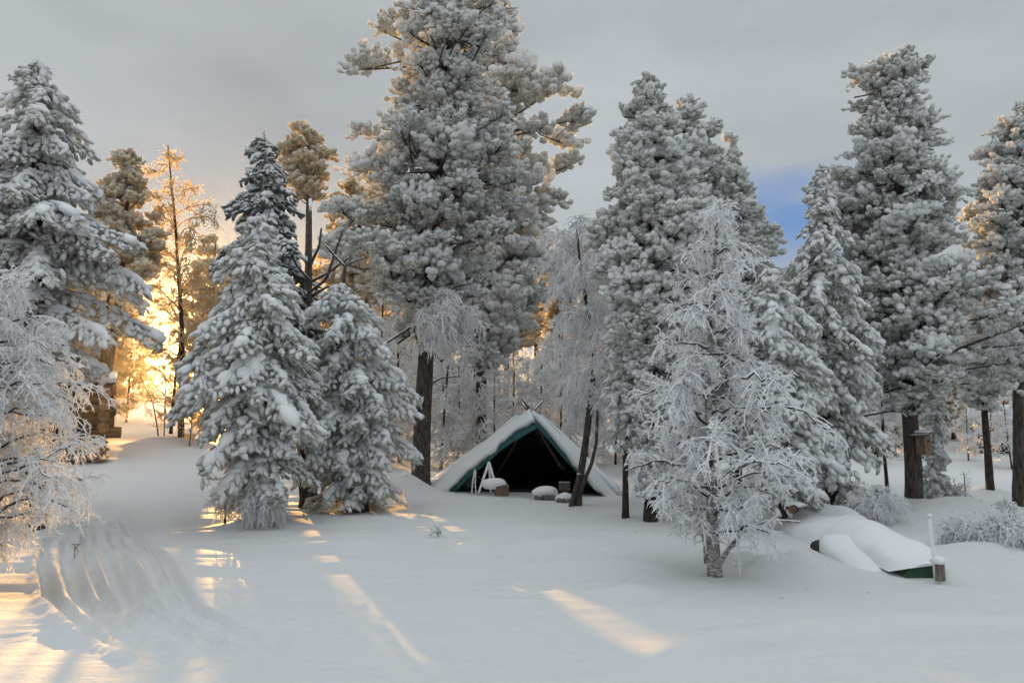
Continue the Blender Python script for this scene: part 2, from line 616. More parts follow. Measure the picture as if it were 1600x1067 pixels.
mound_px(632, 766, 17.5, 0.28, 0.55, 0.5)
mound_px(280, 690, 25.5, 0.30, 0.8, 0.6)
mound_px(240, 700, 25.0, 0.22, 0.5, 0.35)
mound_px(1430, 800, 15.1, 0.18, 0.6, 0.5)
mound_px(1547, 776, 20.1, 0.15, 0.5, 0.5)
mound_px(1500, 812, 14.0, 0.26, 1.1, 0.6)
mound_px(1250, 885, 10.0, 0.16, 0.28, 0.22)
mound_px(1195, 892, 10.0, 0.10, 0.22, 0.16)
mound_px(1160, 885, 10.3, 0.10, 0.3, 0.2)
mound_px(985, 925, 8.8, 0.07, 0.35, 0.25)
mound_px(890, 850, 11.3, 0.07, 0.55, 0.22)
mound_px(740, 858, 11.1, 0.08, 0.30, 0.18)
mound_px(560, 850, 11.4, 0.06, 0.6, 0.22)
mound_px(960, 880, 10.2, 0.07, 0.8, 0.3)
mound_px(1550, 885, 10.4, 0.12, 0.8, 0.5)
mound_px(400, 825, 13.0, 0.10, 0.5, 0.4)


def gpt(px, py):
    """where the pixel ray meets the flat lake snow"""
    d = ray(px, py)
    return (np.array([0, 0, CAMZ]) + d * (CAMZ / -d[2]))[:2]


def onslope(px, py, Y):
    return P(px, py, Y)[:2]


TRACKS = []
for dx, wdt, dep in ((0, 0.062, 0.040), (48, 0.085, 0.034), (88, 0.055, 0.042), (122, 0.080, 0.036), (160, 0.055, 0.042), (196, 0.085, 0.036), (228, 0.060, 0.046)):
    k = dx / 228.0
    TRACKS.append((np.array([onslope(165 + 0.10 * dx, 742, 15.5), onslope(105 + 0.42 * dx, 790, 13.2), onslope(75 + 0.66 * dx, 830, 11.8), gpt(62 + 0.85 * dx, 885), gpt(80 + 0.95 * dx, 930 + 10 * k),
                             gpt(118 + 1.05 * dx, 975 + 2 * k), gpt(190 + 1.2 * dx, 1015), gpt(420 + 1.4 * dx, 1050)]), wdt, dep))
BERMS = [(np.array([gpt(960, 1055), gpt(1100, 1012), gpt(1250, 990), gpt(1420, 980), gpt(1600, 985)]), 0.30, 0.11),
         (np.array([gpt(1050, 1045), gpt(1250, 1012), gpt(1450, 1000), gpt(1600, 1002)]), 0.12, -0.06),
         (np.array([gpt(60, 930), gpt(110, 985), gpt(200, 1020)]), 0.14, 0.05)]
FOOT = np.array([gpt(340, 948), gpt(520, 946), gpt(640, 942), gpt(700, 930), gpt(760, 912), gpt(870, 905)])


def dist_poly(x, y, poly):
    # densify with a smooth curve
    L = np.concatenate([[0], np.cumsum(np.linalg.norm(np.diff(poly, axis=0), axis=1))])
    s = np.linspace(0, L[-1], 40)
    q = np.stack([np.interp(s, L, poly[:, i]) for i in range(2)], 1)
    best = np.full(len(x), 1e9)
    par = np.zeros(len(x))
    for i in range(len(q) - 1):
        a, b = q[i], q[i + 1]
        ab = b - a
        t = np.clip(((x - a[0]) * ab[0] + (y - a[1]) * ab[1]) / (ab @ ab), 0, 1)
        d = np.hypot(x - a[0] - t * ab[0], y - a[1] - t * ab[1])
        m = d < best
        best[m] = d[m]
        par[m] = (s[i] + t[m] * (s[i + 1] - s[i])) / L[-1]
    return best, par


def hgt(x, y, detail=True):
    x = np.atleast_1d(np.asarray(x, float)).ravel()
    y = np.atleast_1d(np.asarray(y, float)).ravel()
    z = h0(y) + kern(x, y) @ wts
    lake = 1 - np.clip((y - 8.0) / 2.0, 0, 1)
    z = z * (1 - lake)
    for mx, my, h, rx, ry in MOUNDS:
        z = z + 1.4 * h * np.exp(-((x - mx) / rx) ** 2 - ((y - my) / ry) ** 2)
    if detail:
        p = np.stack([x, y, 0 * x], 1)
        amp = np.clip((y - 5) / 6, 0.45, 1)
        z = z + 0.045 * amp * vnoise(p * np.array([0.7, 1.3, 1]), 5, 0.9) + 0.016 * amp * vnoise(p * np.array([0.5, 2.0, 1]) + 3.0, 15, 1.7) + 0.012 * amp * vnoise(p * np.array([1, 1.8, 1]), 6, 2.6)
        near = (y > 4) & (y < 18)
        xn, yn = x[near], y[near]
        pn = p[near]
        dz = np.zeros(len(xn))
        for poly, w, dep in TRACKS:
            d, t = dist_poly(xn, yn, poly)
            d = d * (1 + 0.25 * vnoise(pn, 17, 4.0))
            fade = np.clip(t * 9, 0, 1) * np.clip((1 - t) * 3.2, 0, 1)
            dz += fade * (-2.0 * dep * np.exp(-(d / w) ** 6) + 0.020 * np.exp(-((d - w * 1.6) / (w * 0.55)) ** 2))
        for poly, w, dep in BERMS:
            d, t = dist_poly(xn, yn, poly)
            dz += dep * np.exp(-(d / w) ** 2) * np.clip(t * 4, 0, 1)
        d, t = dist_poly(xn, yn, FOOT)
        dz += (0.022 * np.maximum(0, np.sin(t * 150)) - 0.006) * np.exp(-(d / 0.06) ** 2)
        # trampled patch where the tracks end
        c = gpt(330, 985)
        tr = np.exp(-((xn - c[0]) / 1.5) ** 2 - ((yn - c[1]) / 0.75) ** 2)
        c2 = gpt(620, 1045)
        tr = np.maximum(tr, 0.7 * np.exp(-((xn - c2[0]) / 1.6) ** 2 - ((yn - c2[1]) / 0.5) ** 2))
        dz += tr * (0.026 * vnoise(pn, 23, 8.0) + 0.020 * vnoise(pn, 24, 17.0))
        z[near] += dz
    return z


def gz(x, y):
    return float(hgt([x], [y], False)[0])


def axis(dense0, dense1, step, lo, hi, grow=1.16):
    a = list(np.arange(dense0, dense1, step))
    s = step
    while a[-1] < hi:
        s *= grow
        a.append(a[-1] + s)
    s = step
    b = []
    x = dense0
    while x > lo:
        s *= grow
        x -= s
        b.append(x)
    return np.array(b[::-1] + a)


gx = axis(-8.0, 9.0, 0.09, -1500, 1500)
gx = np.unique(np.round(np.concatenate([gx[(gx < -6.6) | (gx > -0.9)], np.arange(-6.6, -0.9, 0.042)]), 4))
gy = axis(4.4, 18.0, 0.085, -600, 1500, 1.12)
gy = np.unique(np.round(np.concatenate([gy[(gy < 5.6) | (gy > 14.2)], np.arange(5.6, 14.2, 0.05)]), 4))
XX, YY = np.meshgrid(gx, gy)
ZZ = hgt(XX, YY)
nx, ny = len(gx), len(gy)
ii = (np.arange(ny - 1)[:, None] * nx + np.arange(nx - 1)[None, :]).ravel()
gf = np.concatenate([np.stack([ii, ii + 1, ii + nx + 1], 1), np.stack([ii, ii + nx + 1, ii + nx], 1)])
gmb = MB()
gmb.add(np.stack([XX.ravel(), YY.ravel(), ZZ], 1), gf, 0, True)
ground = gmb.build('snowy_ground', M_SNOW)
ground['kind'] = 'structure'


# ------------------------------------------------------------------ trees
def envelope(env, trunk_px, Y):
    """photo outline of a crown -> height, left and right reach in metres at the tree's own distance"""
    env = sorted(env, key=lambda e: -e[0])
    tp = sorted(trunk_px, key=lambda e: -e[1])
    tpy = np.array([t[1] for t in tp][::-1])
    tpx = np.array([t[0] for t in tp][::-1])
    zs, rl, rr_ = [], [], []
    for py, xl, xr in env:
        tx = np.interp(py, tpy, tpx)
        c, l, r = P(tx, py, Y), P(xl, py, Y), P(xr, py, Y)
        zs.append(c[2]); rl.append(max(0.05, c[0] - l[0])); rr_.append(max(0.05, r[0] - c[0]))
    return np.array(zs), np.array(rl), np.array(rr_)


def reach(E, z, az):
    zs, rl, rr_ = E
    l, r = np.interp(z, zs, rl), np.interp(z, zs, rr_)
    c = np.cos(az)
    side = np.where(c > 0, r, l)
    mean = 0.5 * (l + r)
    return c * c * side + (1 - c * c) * mean


def axis_at(pts, z):
    return np.stack([np.interp(z, pts[:, 2], pts[:, 0]), np.interp(z, pts[:, 2], pts[:, 1]), z], -1)


def hero(name, label, cat, trunk_px, Y, r0, r1, env, style, bark, seed, group=None, **kw):
    r = np.random.default_rng(seed)
    path = [P(px, py, Y) for px, py in trunk_px]
    path[0][2] = min(path[0][2], gz(path[0][0], path[0][1])) - 0.08
    base = path[0].copy(); base[2] += 0.08
    mb, pts = trunk_mesh(path, r0, r1, seed)
    t = thing(name, label, cat, base, group)
    E = envelope(env, trunk_px, Y)
    style(t, pts, E, r, base, wood=mb, **kw)
    mb.build('trunk', bark, t, base)
    return t


# a library of boughs: each tree takes its boughs from it, turned, tilted and scaled
LIB = {}


def bough_mesh(key, build):
    if key not in LIB:
        mb = MB()
        mats = build(mb)
        o = mb.build('bough', mats)
        me = o.data
        bpy.data.objects.remove(o)
        LIB[key] = me
    return LIB[key]


def put_bough(t, base, me, loc, az, tilt, roll, scl):
    o = bpy.data.objects.new('bough', me)
    C.objects.link(o)
    o.parent = t
    M = Matrix.Rotation(az, 4, 'Z') @ Matrix.Rotation(tilt, 4, 'Y') @ Matrix.Rotation(roll, 4, 'X')
    if np.ndim(scl) == 0:
        scl = (scl, scl, scl)
    o.matrix_local = Matrix.Translation(Vector(np.asarray(loc) - base)) @ M @ Matrix.Diagonal((*scl, 1))
    return o


RCLS = (0.14, 0.22, 0.34, 0.5, 0.72, 1.0, 1.35, 1.75, 2.2, 2.8)


def spruce_bough(mb, R, seed, size, dens, droop, templ, hang, caps, slab=0.6):
    """bough along +x, tip at (R,0,0), rooted at the trunk a little higher; side twigs droop under lumps of snow"""
    r = np.random.default_rng(seed)
    K = 11
    st = np.array([0, 0, droop * R]); tip = np.array([R, 0, 0.0])
    mid = (st + tip) / 2 + np.array([0, r.normal() * 0.05 * R, 0.17 * R])
    cv = bez(st[None], mid[None], tip[None], K)[0]
    tubes(mb, cv[None], np.linspace(0.010 + 0.012 * R, 0.005, K)[None], 5, 2)
    pos, dr, sc, cpos, cdr, csc = [], [], [], [], [], []
    n = max(2, int(R / 0.105 * dens))
    T = np.linspace(0, 1, K)
    for q in np.clip(np.linspace(0.10 if R > 0.5 else 0.0, 1, n) + r.normal(size=n) * 0.015, 0, 1):
        f = lambda a: np.array([np.interp(np.clip(a, 0, 1), T, cv[:, i]) for i in range(3)])
        c = f(q)
        tg = f(q + .08) - f(q - .08)
        tg /= max(1e-6, np.linalg.norm(tg))
        s = size * r.uniform(0.75, 1.3)
        pos.append(c + r.normal(size=3) * 0.02); dr.append(tg + r.normal(size=3) * 0.2); sc.append((s * 1.5, s * 0.9, s * 0.7))
        ls = (0.40 * R * (1 - 0.75 * q) + 0.05) * r.uniform(0.65, 1.25)
        for sg_ in (-1, 1):
            m = max(1, int(ls / (0.105 / dens) + r.random()))
            lift = r.normal() * 0.15
            for jn in range(m):
                u = (jn + 0.8 * r.random() + 0.35) / m
                d = tg * 0.70 + np.array([0, sg_ * 0.85, 0]) + np.array([0, 0, -0.25 - 0.7 * u + lift])
                d /= np.linalg.norm(d)
                s = size * r.uniform(0.6, 1.25) * (1.08 - 0.25 * u)
                pos.append(c + d * ls * u + np.array([0, 0, -0.08 * u * ls]) + r.normal(size=3) * 0.02)
                dr.append(d + r.normal(size=3) * 0.25); sc.append((s * 1.7, s * 0.78, s * 0.62))
        if caps and R > 0.3 and q > 0.25 and r.random() < caps:
            s = size * r.uniform(1.2, 2.1)
            cpos.append(c + np.array([0, r.normal() * 0.25 * ls, s * 0.3])); cdr.append(tg + r.normal(size=3) * 0.25); csc.append((s * 1.5, s * 0.85, s * 0.55))
        for _ in range(2):
            if r.random() < hang:
                s = size * r.uniform(0.55, 0.95)
                pos.append(c + np.array([r.normal() * 0.05, r.normal() * 0.4 * ls, -r.uniform(0.04, 0.2)]))
                dr.append(np.array([r.normal() * 0.35, r.normal() * 0.35, -1.0])); sc.append((s * 1.4, s * 0.55, s * 0.55))
    if R > 0.3:      # snow lying in a ridge along the bough, broken here and there
        for a0, a1 in ((0.15, 0.5), (0.45, 0.8), (0.72, 1.02)):
            if r.random() < slab:
                ts = np.linspace(a0, a1, 7) + r.normal() * 0.03
                pl = np.stack([np.interp(np.clip(ts, 0, 1), T, cv[:, i]) for i in range(3)], 1) + np.array([0, r.normal() * 0.03, 0.035])
                pl[:, 1] += r.normal(size=7) * 0.015
                rd = np.sin(np.linspace(0.12, np.pi - 0.12, 7)) * size * r.uniform(0.8, 1.35) * (0.8 + 0.35 * R)
                k0 = len(mb.v)
                tubes(mb, pl[None], rd[None] * r.uniform(0.8, 1.2, (1, 7)), 7, 3, cap=True)
                cen = np.repeat(pl, 7, axis=0)
                mb.v[k0] = cen + (mb.v[k0] - cen) * np.array([1.0, 1.25, 0.62])
    put_tufts(mb, pos, dr, sc, templ, r)
    if cpos:
        put_tufts(mb, cpos, cdr, csc, T_CAP, r, 3, 1)


def spruce(t, pts, E, r, base, wood=None, dens=1.0, size=0.066, mats=None, templ=None, droop=0.32, gap=0.20, hang=0.5, jit=0.24, caps=0.16, nb=(5, 7), spire=0.5, slab=0.6):
    mats = mats or [M_SPRUCE, M_RIME]
    templ = templ or T_SPRUCE
    z0, z1 = E[0][0], E[0][-1]
    z = z0
    tall = z1 - z0
    while z < z1 - 0.04:
        n = int(r.integers(nb[0], nb[1] + 1))
        a0 = r.uniform(0, 6.28)
        for k in range(n):
            az = a0 + k * 6.283 / n + r.normal() * 0.28
            zz = min(z1 - 0.03, z + r.normal() * gap * 0.45)
            R = max(0.09, float(reach(E, zz, az)) * min(1.12, r.uniform(1 - jit * 1.8, 1 + jit * 0.5)))
            ci = int(np.argmin([abs(math.log(c / R)) for c in RCLS]))
            Rc = RCLS[ci]
            dk = 0.18 if R < 0.25 else droop
            var = int(r.integers(0, 4))
            key = ('spruce', ci, var, size, dens, dk, mats[0].name, hang, caps, slab)

            def build(mb):
                spruce_bough(mb, Rc, 100 * ci + 7 * var + 3, size, dens, dk, templ, hang, caps * 0.3, slab)
                return mats + [M_BARK_DARK, M_SNOWCAP]
            me = bough_mesh(key, build)
            k_ = R / Rc
            put_bough(t, base, me, axis_at(pts, zz), az, r.normal() * 0.09, r.normal() * 0.12, (k_, k_ * r.uniform(0.9, 1.15), k_ * r.uniform(0.9, 1.1)))
        z += gap * r.uniform(0.75, 1.25) * (0.55 + 0.45 * min(1, (z1 - z) / (0.35 * tall)))
    # leader with short upright shoots
    pos, dr, sc = [], [], []
    for q in np.linspace(0, 1, 9):
        s = size * (0.95 - 0.45 * q)
        pos.append(axis_at(pts, z1 - spire + q * (spire - 0.04))); dr.append(np.array([r.normal() * .4, r.normal() * .4, 1.0])); sc.append((s * 1.6, s * .75, s * .75))
    mb = MB()
    put_tufts(mb, pos, dr, sc, templ, r)
    mb.build('leader', mats, t, base)


def pine_spray(mb, pr, seed, n, size, rise, templ):
    """the leafy end of a pine limb: limb along +x, shoots all round, each a chain of rimed needle tufts"""
    r = np.random.default_rng(seed)
    K = 7
    cv = bez(np.array([[-1.25 * pr, 0, -0.12 * pr]]), np.array([[-0.3 * pr, r.normal() * 0.1 * pr, -0.02 * pr]]), np.array([[0.45 * pr, 0, 0.05 * pr]]), K)[0]
    pos, dr, sc = [], [], []
    nsh = max(4, n // 5)
    for k in range(nsh):
        q = 1 - 0.72 * r.random() ** 1.2
        o = np.array([np.interp(q, np.linspace(0, 1, K), cv[:, a]) for a in range(3)])
        d = np.array([r.uniform(-0.35, 0.95), r.normal() * 0.75, rise + 0.22 + abs(r.normal()) * 0.42 - (0.5 if r.random() < 0.2 else 0)])
        d /= np.linalg.norm(d)
        ln = pr * r.uniform(0.62, 0.95) * (1 - 0.25 * max(0, d[2]))
        m = max(3, int(round(n / nsh + r.normal())))
        shoot = bez(o[None], (o + d * ln * 0.5)[None], (o + d * ln + np.array([0, 0, -0.05 * ln]))[None], 4)
        tubes(mb, shoot, np.full((1, 4), 0.008), 3, 2)
        for u in np.linspace(0.3, 1.0, m) ** 0.8:
            s = size * r.uniform(0.75, 1.3)
            pos.append(o + d * ln * u + np.array([0, 0, -0.08 * ln * u * u]) + r.normal(size=3) * size * 0.45)
            dr.append(d + np.array([0, 0, 0.3 * u]) + r.normal(size=3) * 0.35)
            sc.append((s * 1.15, s * 0.92, s * 0.84))
    tubes(mb, cv[None], np.linspace(0.022, 0.008, K)[None], 5, 2)
    put_tufts(mb, pos, dr, sc, templ, r)


def pine(t, pts, E, r, base, wood=None, npad=110, ntuft=135, pad=0.42, size=0.064, mats=None, templ=None, up=0.25, inner=0.45, rise=0.12, wild=0.16, merged=False):
    mats = mats or [M_PINE, M_RIME_PINE]
    templ = templ or T_PINE
    zs = E[0]
    z0, z1 = zs[0], zs[-1]
    zz = np.linspace(z0, z1, 60)
    w = np.interp(zz, zs, (E[1] + E[2])) + 0.35
    cdf = np.cumsum(w); cdf /= cdf[-1]
    bp, br = [], []
    ga = r.uniform(0, 6.28)
    ph = r.uniform(0, 6.28, 4)
    for i in range(npad):
        z = float(np.interp((i + r.random()) / npad, cdf, zz))
        ga += 2.399963 + r.normal() * 0.5
        R = float(reach(E, z, ga))
        lobes = 1 + wild * (np.sin(3 * ga + 1.7 * z + ph[0]) * 0.6 + np.sin(2.3 * z + ph[1]) * 0.5 + r.normal() * 0.5)
        f = (1.0 if r.random() < 0.66 else r.uniform(inner, 0.85)) * min(1.22, lobes)
        Rt = max(0.10, R * f)
        ax = np.array([math.cos(ga), math.sin(ga), 0])
        pr = pad * r.uniform(0.65, 1.3) * min(1.0, 0.42 + R * 0.45)
        c = axis_at(pts, z) + ax * max(0.03, Rt - pr * 0.8)
        zb = max(pts[0, 2] + 0.5, min(pts[-1, 2], z - up * R * r.uniform(-0.6, 2.2) + r.normal() * 0.1))
        st = axis_at(pts, zb)
        end = c - ax * pr * 0.9
        mid = (st + c) / 2 + np.array([r.normal() * 0.13 * R, r.normal() * 0.13 * R, r.normal() * 0.10 * R - 0.03 * R])
        bp.append(bez(st[None], mid[None], (c + ax * pr * 0.1)[None], 8)[0]); br.append(np.linspace(0.010 + 0.017 * R, 0.007, 8))
        var = int(r.integers(0, 9))
        PR = 0.5 if pad < 0.56 else 0.68
        key = ('pine', var, ntuft, size, PR, mats[0].name, rise)

        def build(mb):
            pine_spray(mb, PR, 7000 + var, ntuft, size, rise, templ)
            return mats + [M_BARK_DARK]
        me = bough_mesh(key, build)
        k_ = pr / PR
        put_bough(t, base, me, c, ga + r.normal() * 0.25, -0.06 + r.normal() * 0.16, r.normal() * 0.2, (k_ * r.uniform(0.9, 1.2), k_ * r.uniform(0.9, 1.2), k_ * r.uniform(0.85, 1.1)))
    if wood is not None:
        tubes(wood, np.array(bp), np.array(br), 5, 0)
    pos, dr, sc = [], [], []
    for q in np.linspace(0, 1, 9):
        s = size * (1.1 - .4 * q)
        pos.append(axis_at(pts, z1 - 0.45 + q * 0.43) + r.normal(size=3) * 0.03 * (1 - q)); dr.append(np.array([r.normal() * .5, r.normal() * .5, 1.0])); sc.append((s * 1.3, s, s))
    mb = MB()
    put_tufts(mb, pos, dr, sc, templ, r)
    mb.build('leader', mats, t, base)


def far_crown(t, pts, E, r, base, wood=None, kind='pine', n=700, size=0.17, mats=None, droop=0.3):
    """merged crown for the copied trees of the background"""
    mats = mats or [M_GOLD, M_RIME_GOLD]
    zs = E[0]
    zz = np.linspace(zs[0], zs[-1], 60)
    w = np.interp(zz, zs, E[1]) + 0.2
    cdf = np.cumsum(w); cdf /= cdf[-1]
    pos, dr, sc, bp, br = [], [], [], [], []
    nb = max(20, n // 12)
    ga = 0.0
    for i in range(nb):
        z = float(np.interp((i + r.random()) / nb, cdf, zz))
        ga += 2.399963 + r.normal() * 0.4
        R = float(np.interp(z, zs, E[1])) * r.uniform(0.6, 1.1)
        ax = np.array([math.cos(ga), math.sin(ga), 0]); sd = np.array([-ax[1], ax[0], 0])
        tip = axis_at(pts, z) + ax * R
        st = axis_at(pts, z + (droop * R if kind == 'spruce' else -0.25 * R))
        cv = bez(st[None], ((st + tip) / 2 + np.array([0, 0, 0.1 * R]))[None], tip[None], 6)[0]
        bp.append(cv); br.append(np.linspace(0.03, 0.012, 6))
        for k in range(12):
            q = 1 - (0.75 if kind == 'spruce' else 0.5) * r.random()
            c = np.array([np.interp(q, np.linspace(0, 1, 6), cv[:, a]) for a in range(3)])
            s = size * r.uniform(0.65, 1.2)
            pos.append(c + sd * r.normal() * 0.28 * R * (1.2 - q) + r.normal(size=3) * np.array([0.12, 0.12, 0.10]) * (1 if kind == 'pine' else 0.6))
            dr.append(ax + sd * r.normal() * 0.8 + np.array([0, 0, (0.3 if kind == 'pine' else -0.6) + r.normal() * 0.3])); sc.append((s * 1.3, s * 0.9, s * 0.75))
    mb = MB()
    put_tufts(mb, pos, dr, sc, T_FAR, r)
    tubes(mb, np.array(bp), np.array(br), 4, 2)
    mb.build('crown', mats + [M_BARK_DARK], t, base)


def birch(t, pts, E, r, base, nprim=44, sec=9, twig=6, fuzz=6, rt=0.011, rise=0.45, hang=0.5, wood=None, fl=0.05, mats=None, tl=0.26, spread=0.55, fw=0.75, pm=0, irr=(0.75, 1.05)):
    """white filigree: primaries -> drooping side shoots -> rimed twigs -> rime feathers"""
    zs = E[0]
    z0, z1 = zs[0], zs[-1]
    zz = np.linspace(z0, z1, 60)
    w = np.interp(zz, zs, (E[1] + E[2])) + 0.3
    cdf = np.cumsum(w); cdf /= cdf[-1]
    A, B, Cc, RR = [], [], [], []
    ga = r.uniform(0, 6.28)
    for i in range(nprim):
        z = float(np.interp((i + r.random()) / nprim, cdf, zz))
        ga += 2.399963 + r.normal() * 0.35
        R = float(reach(E, z, ga)) * r.uniform(*irr)
        tip = axis_at(pts, z) + np.array([math.cos(ga) * R, math.sin(ga) * R, 0])
        zb = np.clip(z - rise * R * r.uniform(0.3, 1.2) + 0.1, pts[0, 2] + 0.25, pts[-1, 2] - 0.02)
        st = axis_at(pts, zb)
        mid = st * 0.45 + tip * 0.55 + np.array([r.normal() * 0.06, r.normal() * 0.06, (0.28 + 0.12 * r.normal()) * R])
        A.append(st); B.append(mid); Cc.append(tip); RR.append(R)
    A, B, Cc, RR = map(np.array, (A, B, Cc, RR))
    mb = MB()
    cv = bez(A, B, Cc, 9)
    cv[:, 1:-1] += r.normal(size=cv[:, 1:-1].shape) * 0.02
    tubes(mb, cv, np.linspace(1, 0.4, 9)[None] * (rt * 1.1 + 0.009 * RR[:, None]), 5, pm)

    def along(curves, tq, idx):
        K = curves.shape[1]
        x = tq * (K - 1)
        i0 = np.clip(x.astype(int), 0, K - 2)
        fr = (x - i0)[:, None]
        p = curves[idx, i0] * (1 - fr) + curves[idx, i0 + 1] * fr
        tg = curves[idx, i0 + 1] - curves[idx, i0]
        return p, tg / np.maximum(np.linalg.norm(tg, axis=1), 1e-9)[:, None]

    def shoots(curves, per, lens, spread, drop, K, rad, sides, t0=0.15):
        idx = np.repeat(np.arange(len(curves)), per)
        tq = r.uniform(t0, 1.0, len(idx))
        p, tg = along(curves, tq, idx)
        d = tg * r.uniform(0.3, 0.9, (len(idx), 1)) + r.normal(size=(len(idx), 3)) * spread
        d /= np.linalg.norm(d, axis=1)[:, None]
        ln = (lens[idx] if np.ndim(lens) else np.full(len(idx), lens)) * r.uniform(0.55, 1.25, len(idx)) * (1.1 - 0.5 * tq)
        end = p + d * ln[:, None] + np.array([0, 0, -1.0]) * (drop * ln)[:, None]
        mid = p + d * (ln * 0.55)[:, None] + np.array([0, 0, 0.04])[None] * ln[:, None]
        c = bez(p, mid, end, K)
        tubes(mb, c, np.linspace(1, 0.45, K)[None] * rad * r.uniform(0.7, 1.3, (len(c), K)), sides, 0)
        return c
    c2 = shoots(cv, sec, 0.30 * RR + 0.16, spread, hang, 6, rt * 0.95, 4)
    c3 = shoots(c2, twig, tl, 0.6, hang * 1.1, 4, rt * 0.8, 3, 0.1)
    if fuzz:
        idx = np.repeat(np.arange(len(c3)), fuzz)
        p, tg = along(c3, r.uniform(0, 1, len(idx)), idx)
        d = tg * 0.6 + r.normal(size=(len(idx), 3)) * 0.6 + np.array([0, 0, -0.15])
        d /= np.linalg.norm(d, axis=1)[:, None]
        s = np.cross(d, r.normal(size=(len(idx), 3)))
        s /= np.maximum(np.linalg.norm(s, axis=1), 1e-9)[:, None]
        ln = r.uniform(0.5, 1.2, (len(idx), 1)) * fl
        V = np.stack([p + s * rt * fw, p - s * rt * fw, p + d * ln], 1)
        mb.add(V.reshape(-1, 3), np.arange(len(idx) * 3).reshape(-1, 3), 0, False)
    mb.build('crown', mats or [M_TWIG, M_WOODY], t, base)


def limb(t, base, pts, rad, mat, sides=7, name='limb'):
    mb = MB()
    pts = np.array(pts)
    n = 14
    L = np.concatenate([[0], np.cumsum(np.linalg.norm(np.diff(pts, axis=0), axis=1))])
    s = np.linspace(0, L[-1], n)
    q = np.stack([np.interp(s, L, pts[:, i]) for i in range(3)], 1)
    tubes(mb, q[None], np.linspace(rad[0], rad[1], n)[None], sides, 0, cap=True)
    return mb.build(name, mat, t, base)


# --- the named trees, front to back
hero('spruce_tree', 'big snow-laden spruce at the left edge, standing over the log wall', 'spruce',
     [(60, 752), (58, 400), (55, 95)], 13.0, 0.17, 0.02,
     [(95, 48, 64), (125, 30, 82), (155, 15, 105), (200, -15, 128), (260, -30, 150), (330, -60, 188), (390, -80, 205), (440, -100, 212), (475, -80, 238), (520, -70, 222), (560, -60, 212), (590, -50, 175), (620, -30, 95), (660, -10, 70)],
     spruce, M_BARK_DARK, 21, gap=0.27, jit=0.32, nb=(5, 6))
hero('spruce_tree', 'white snow-caked young spruce with a pointed top, foremost of the pair left of centre', 'spruce',
     [(405, 832), (402, 600), (404, 332)], 13.0, 0.09, 0.012,
     [(335, 401, 409), (370, 378, 430), (420, 352, 442), (480, 333, 468), (540, 303, 500), (600, 282, 512), (660, 280, 522), (720, 308, 535), (760, 335, 500), (800, 362, 448), (832, 375, 440)],
     spruce, M_BARK_DARK, 22, gap=0.19, droop=0.5, jit=0.28, caps=0.10)
hero('spruce_tree', 'dark taller spruce with little snow, right behind the white young spruce', 'spruce',
     [(484, 788), (470, 640), (432, 450), (411, 205)], 15.2, 0.16, 0.015,
     [(205, 404, 416), (245, 388, 432), (290, 378, 450), (350, 350, 470), (420, 312, 492), (500, 345, 510), (580, 390, 525), (650, 425, 530), (700, 440, 520)],
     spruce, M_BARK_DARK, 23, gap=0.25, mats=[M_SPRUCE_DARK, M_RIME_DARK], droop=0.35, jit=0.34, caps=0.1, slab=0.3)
hero('spruce_tree', 'low bushy frosted conifer between the white young spruce and the tall pine trunk', 'conifer',
     [(560, 797), (548, 600), (528, 452)], 14.5, 0.17, 0.03,
     [(455, 505, 560), (500, 480, 592), (560, 482, 628), (620, 478, 655), (680, 470, 652), (740, 478, 654), (785, 495, 632)],
     spruce, M_BARK_DARK, 24, gap=0.19, droop=0.25, mats=[M_PINE, M_RIME], jit=0.3, caps=0.05)
pA = hero('pine_tree', 'tallest frosted pine whose bare trunk stands just left of the tent', 'pine',
     [(656, 768), (661, 640), (668, 500), (684, 330), (697, 150), (705, 50), (712, -120)], 18.0, 0.215, 0.05,
     [(-130, 680, 740), (-20, 612, 775), (40, 588, 790), (100, 560, 792), (160, 572, 780), (220, 568, 790), (300, 545, 800), (360, 535, 790), (420, 540, 765), (480, 575, 730), (525, 620, 740)],
     pine, M_BARK, 25, npad=160, pad=0.70, wild=0.36)
hero('pine_tree', 'frosted pine with a broad crown reaching right, its bare trunk rising behind the tent', 'pine',
     [(752, 722), (752, 570), (762, 300), (772, -40)], 24.0, 0.19, 0.05,
     [(-40, 735, 800), (60, 722, 806), (140, 730, 865), (195, 735, 918), (250, 735, 905), (310, 720, 885), (380, 700, 875), (440, 700, 855), (520, 715, 840), (575, 735, 815)],
     pine, M_BARK, 26, npad=125, pad=0.78, size=0.10, wild=0.3)
bm_ = hero('birch_tree', 'hoarfrosted birch with a crooked split trunk in front of the tent opening', 'birch',
     [(901, 788), (904, 762), (914, 700), (925, 610), (930, 555), (917, 480), (906, 410), (900, 345)], 15.5, 0.078, 0.018,
     [(335, 868, 930), (380, 850, 960), (440, 848, 985), (520, 850, 990), (580, 860, 985), (620, 880, 965), (650, 900, 950)],
     birch, M_BARK, 27, nprim=44, sec=9, twig=7, fuzz=4, rt=0.0135, hang=0.6, tl=0.28, fl=0.07, spread=0.65)
limb(bm_, np.array(bm_.location), [P(906, 772, 15.4), P(914, 748, 15.3), P(924, 725, 15.3), P(932, 690, 15.4), P(934, 630, 15.5), P(946, 560, 15.6)], (0.042, 0.014), M_BARK, 9)
limb(bm_, np.array(bm_.location), [P(892, 792, 15.35), P(898, 770, 15.4), P(906, 740, 15.45)], (0.05, 0.055), M_BARK, 9)
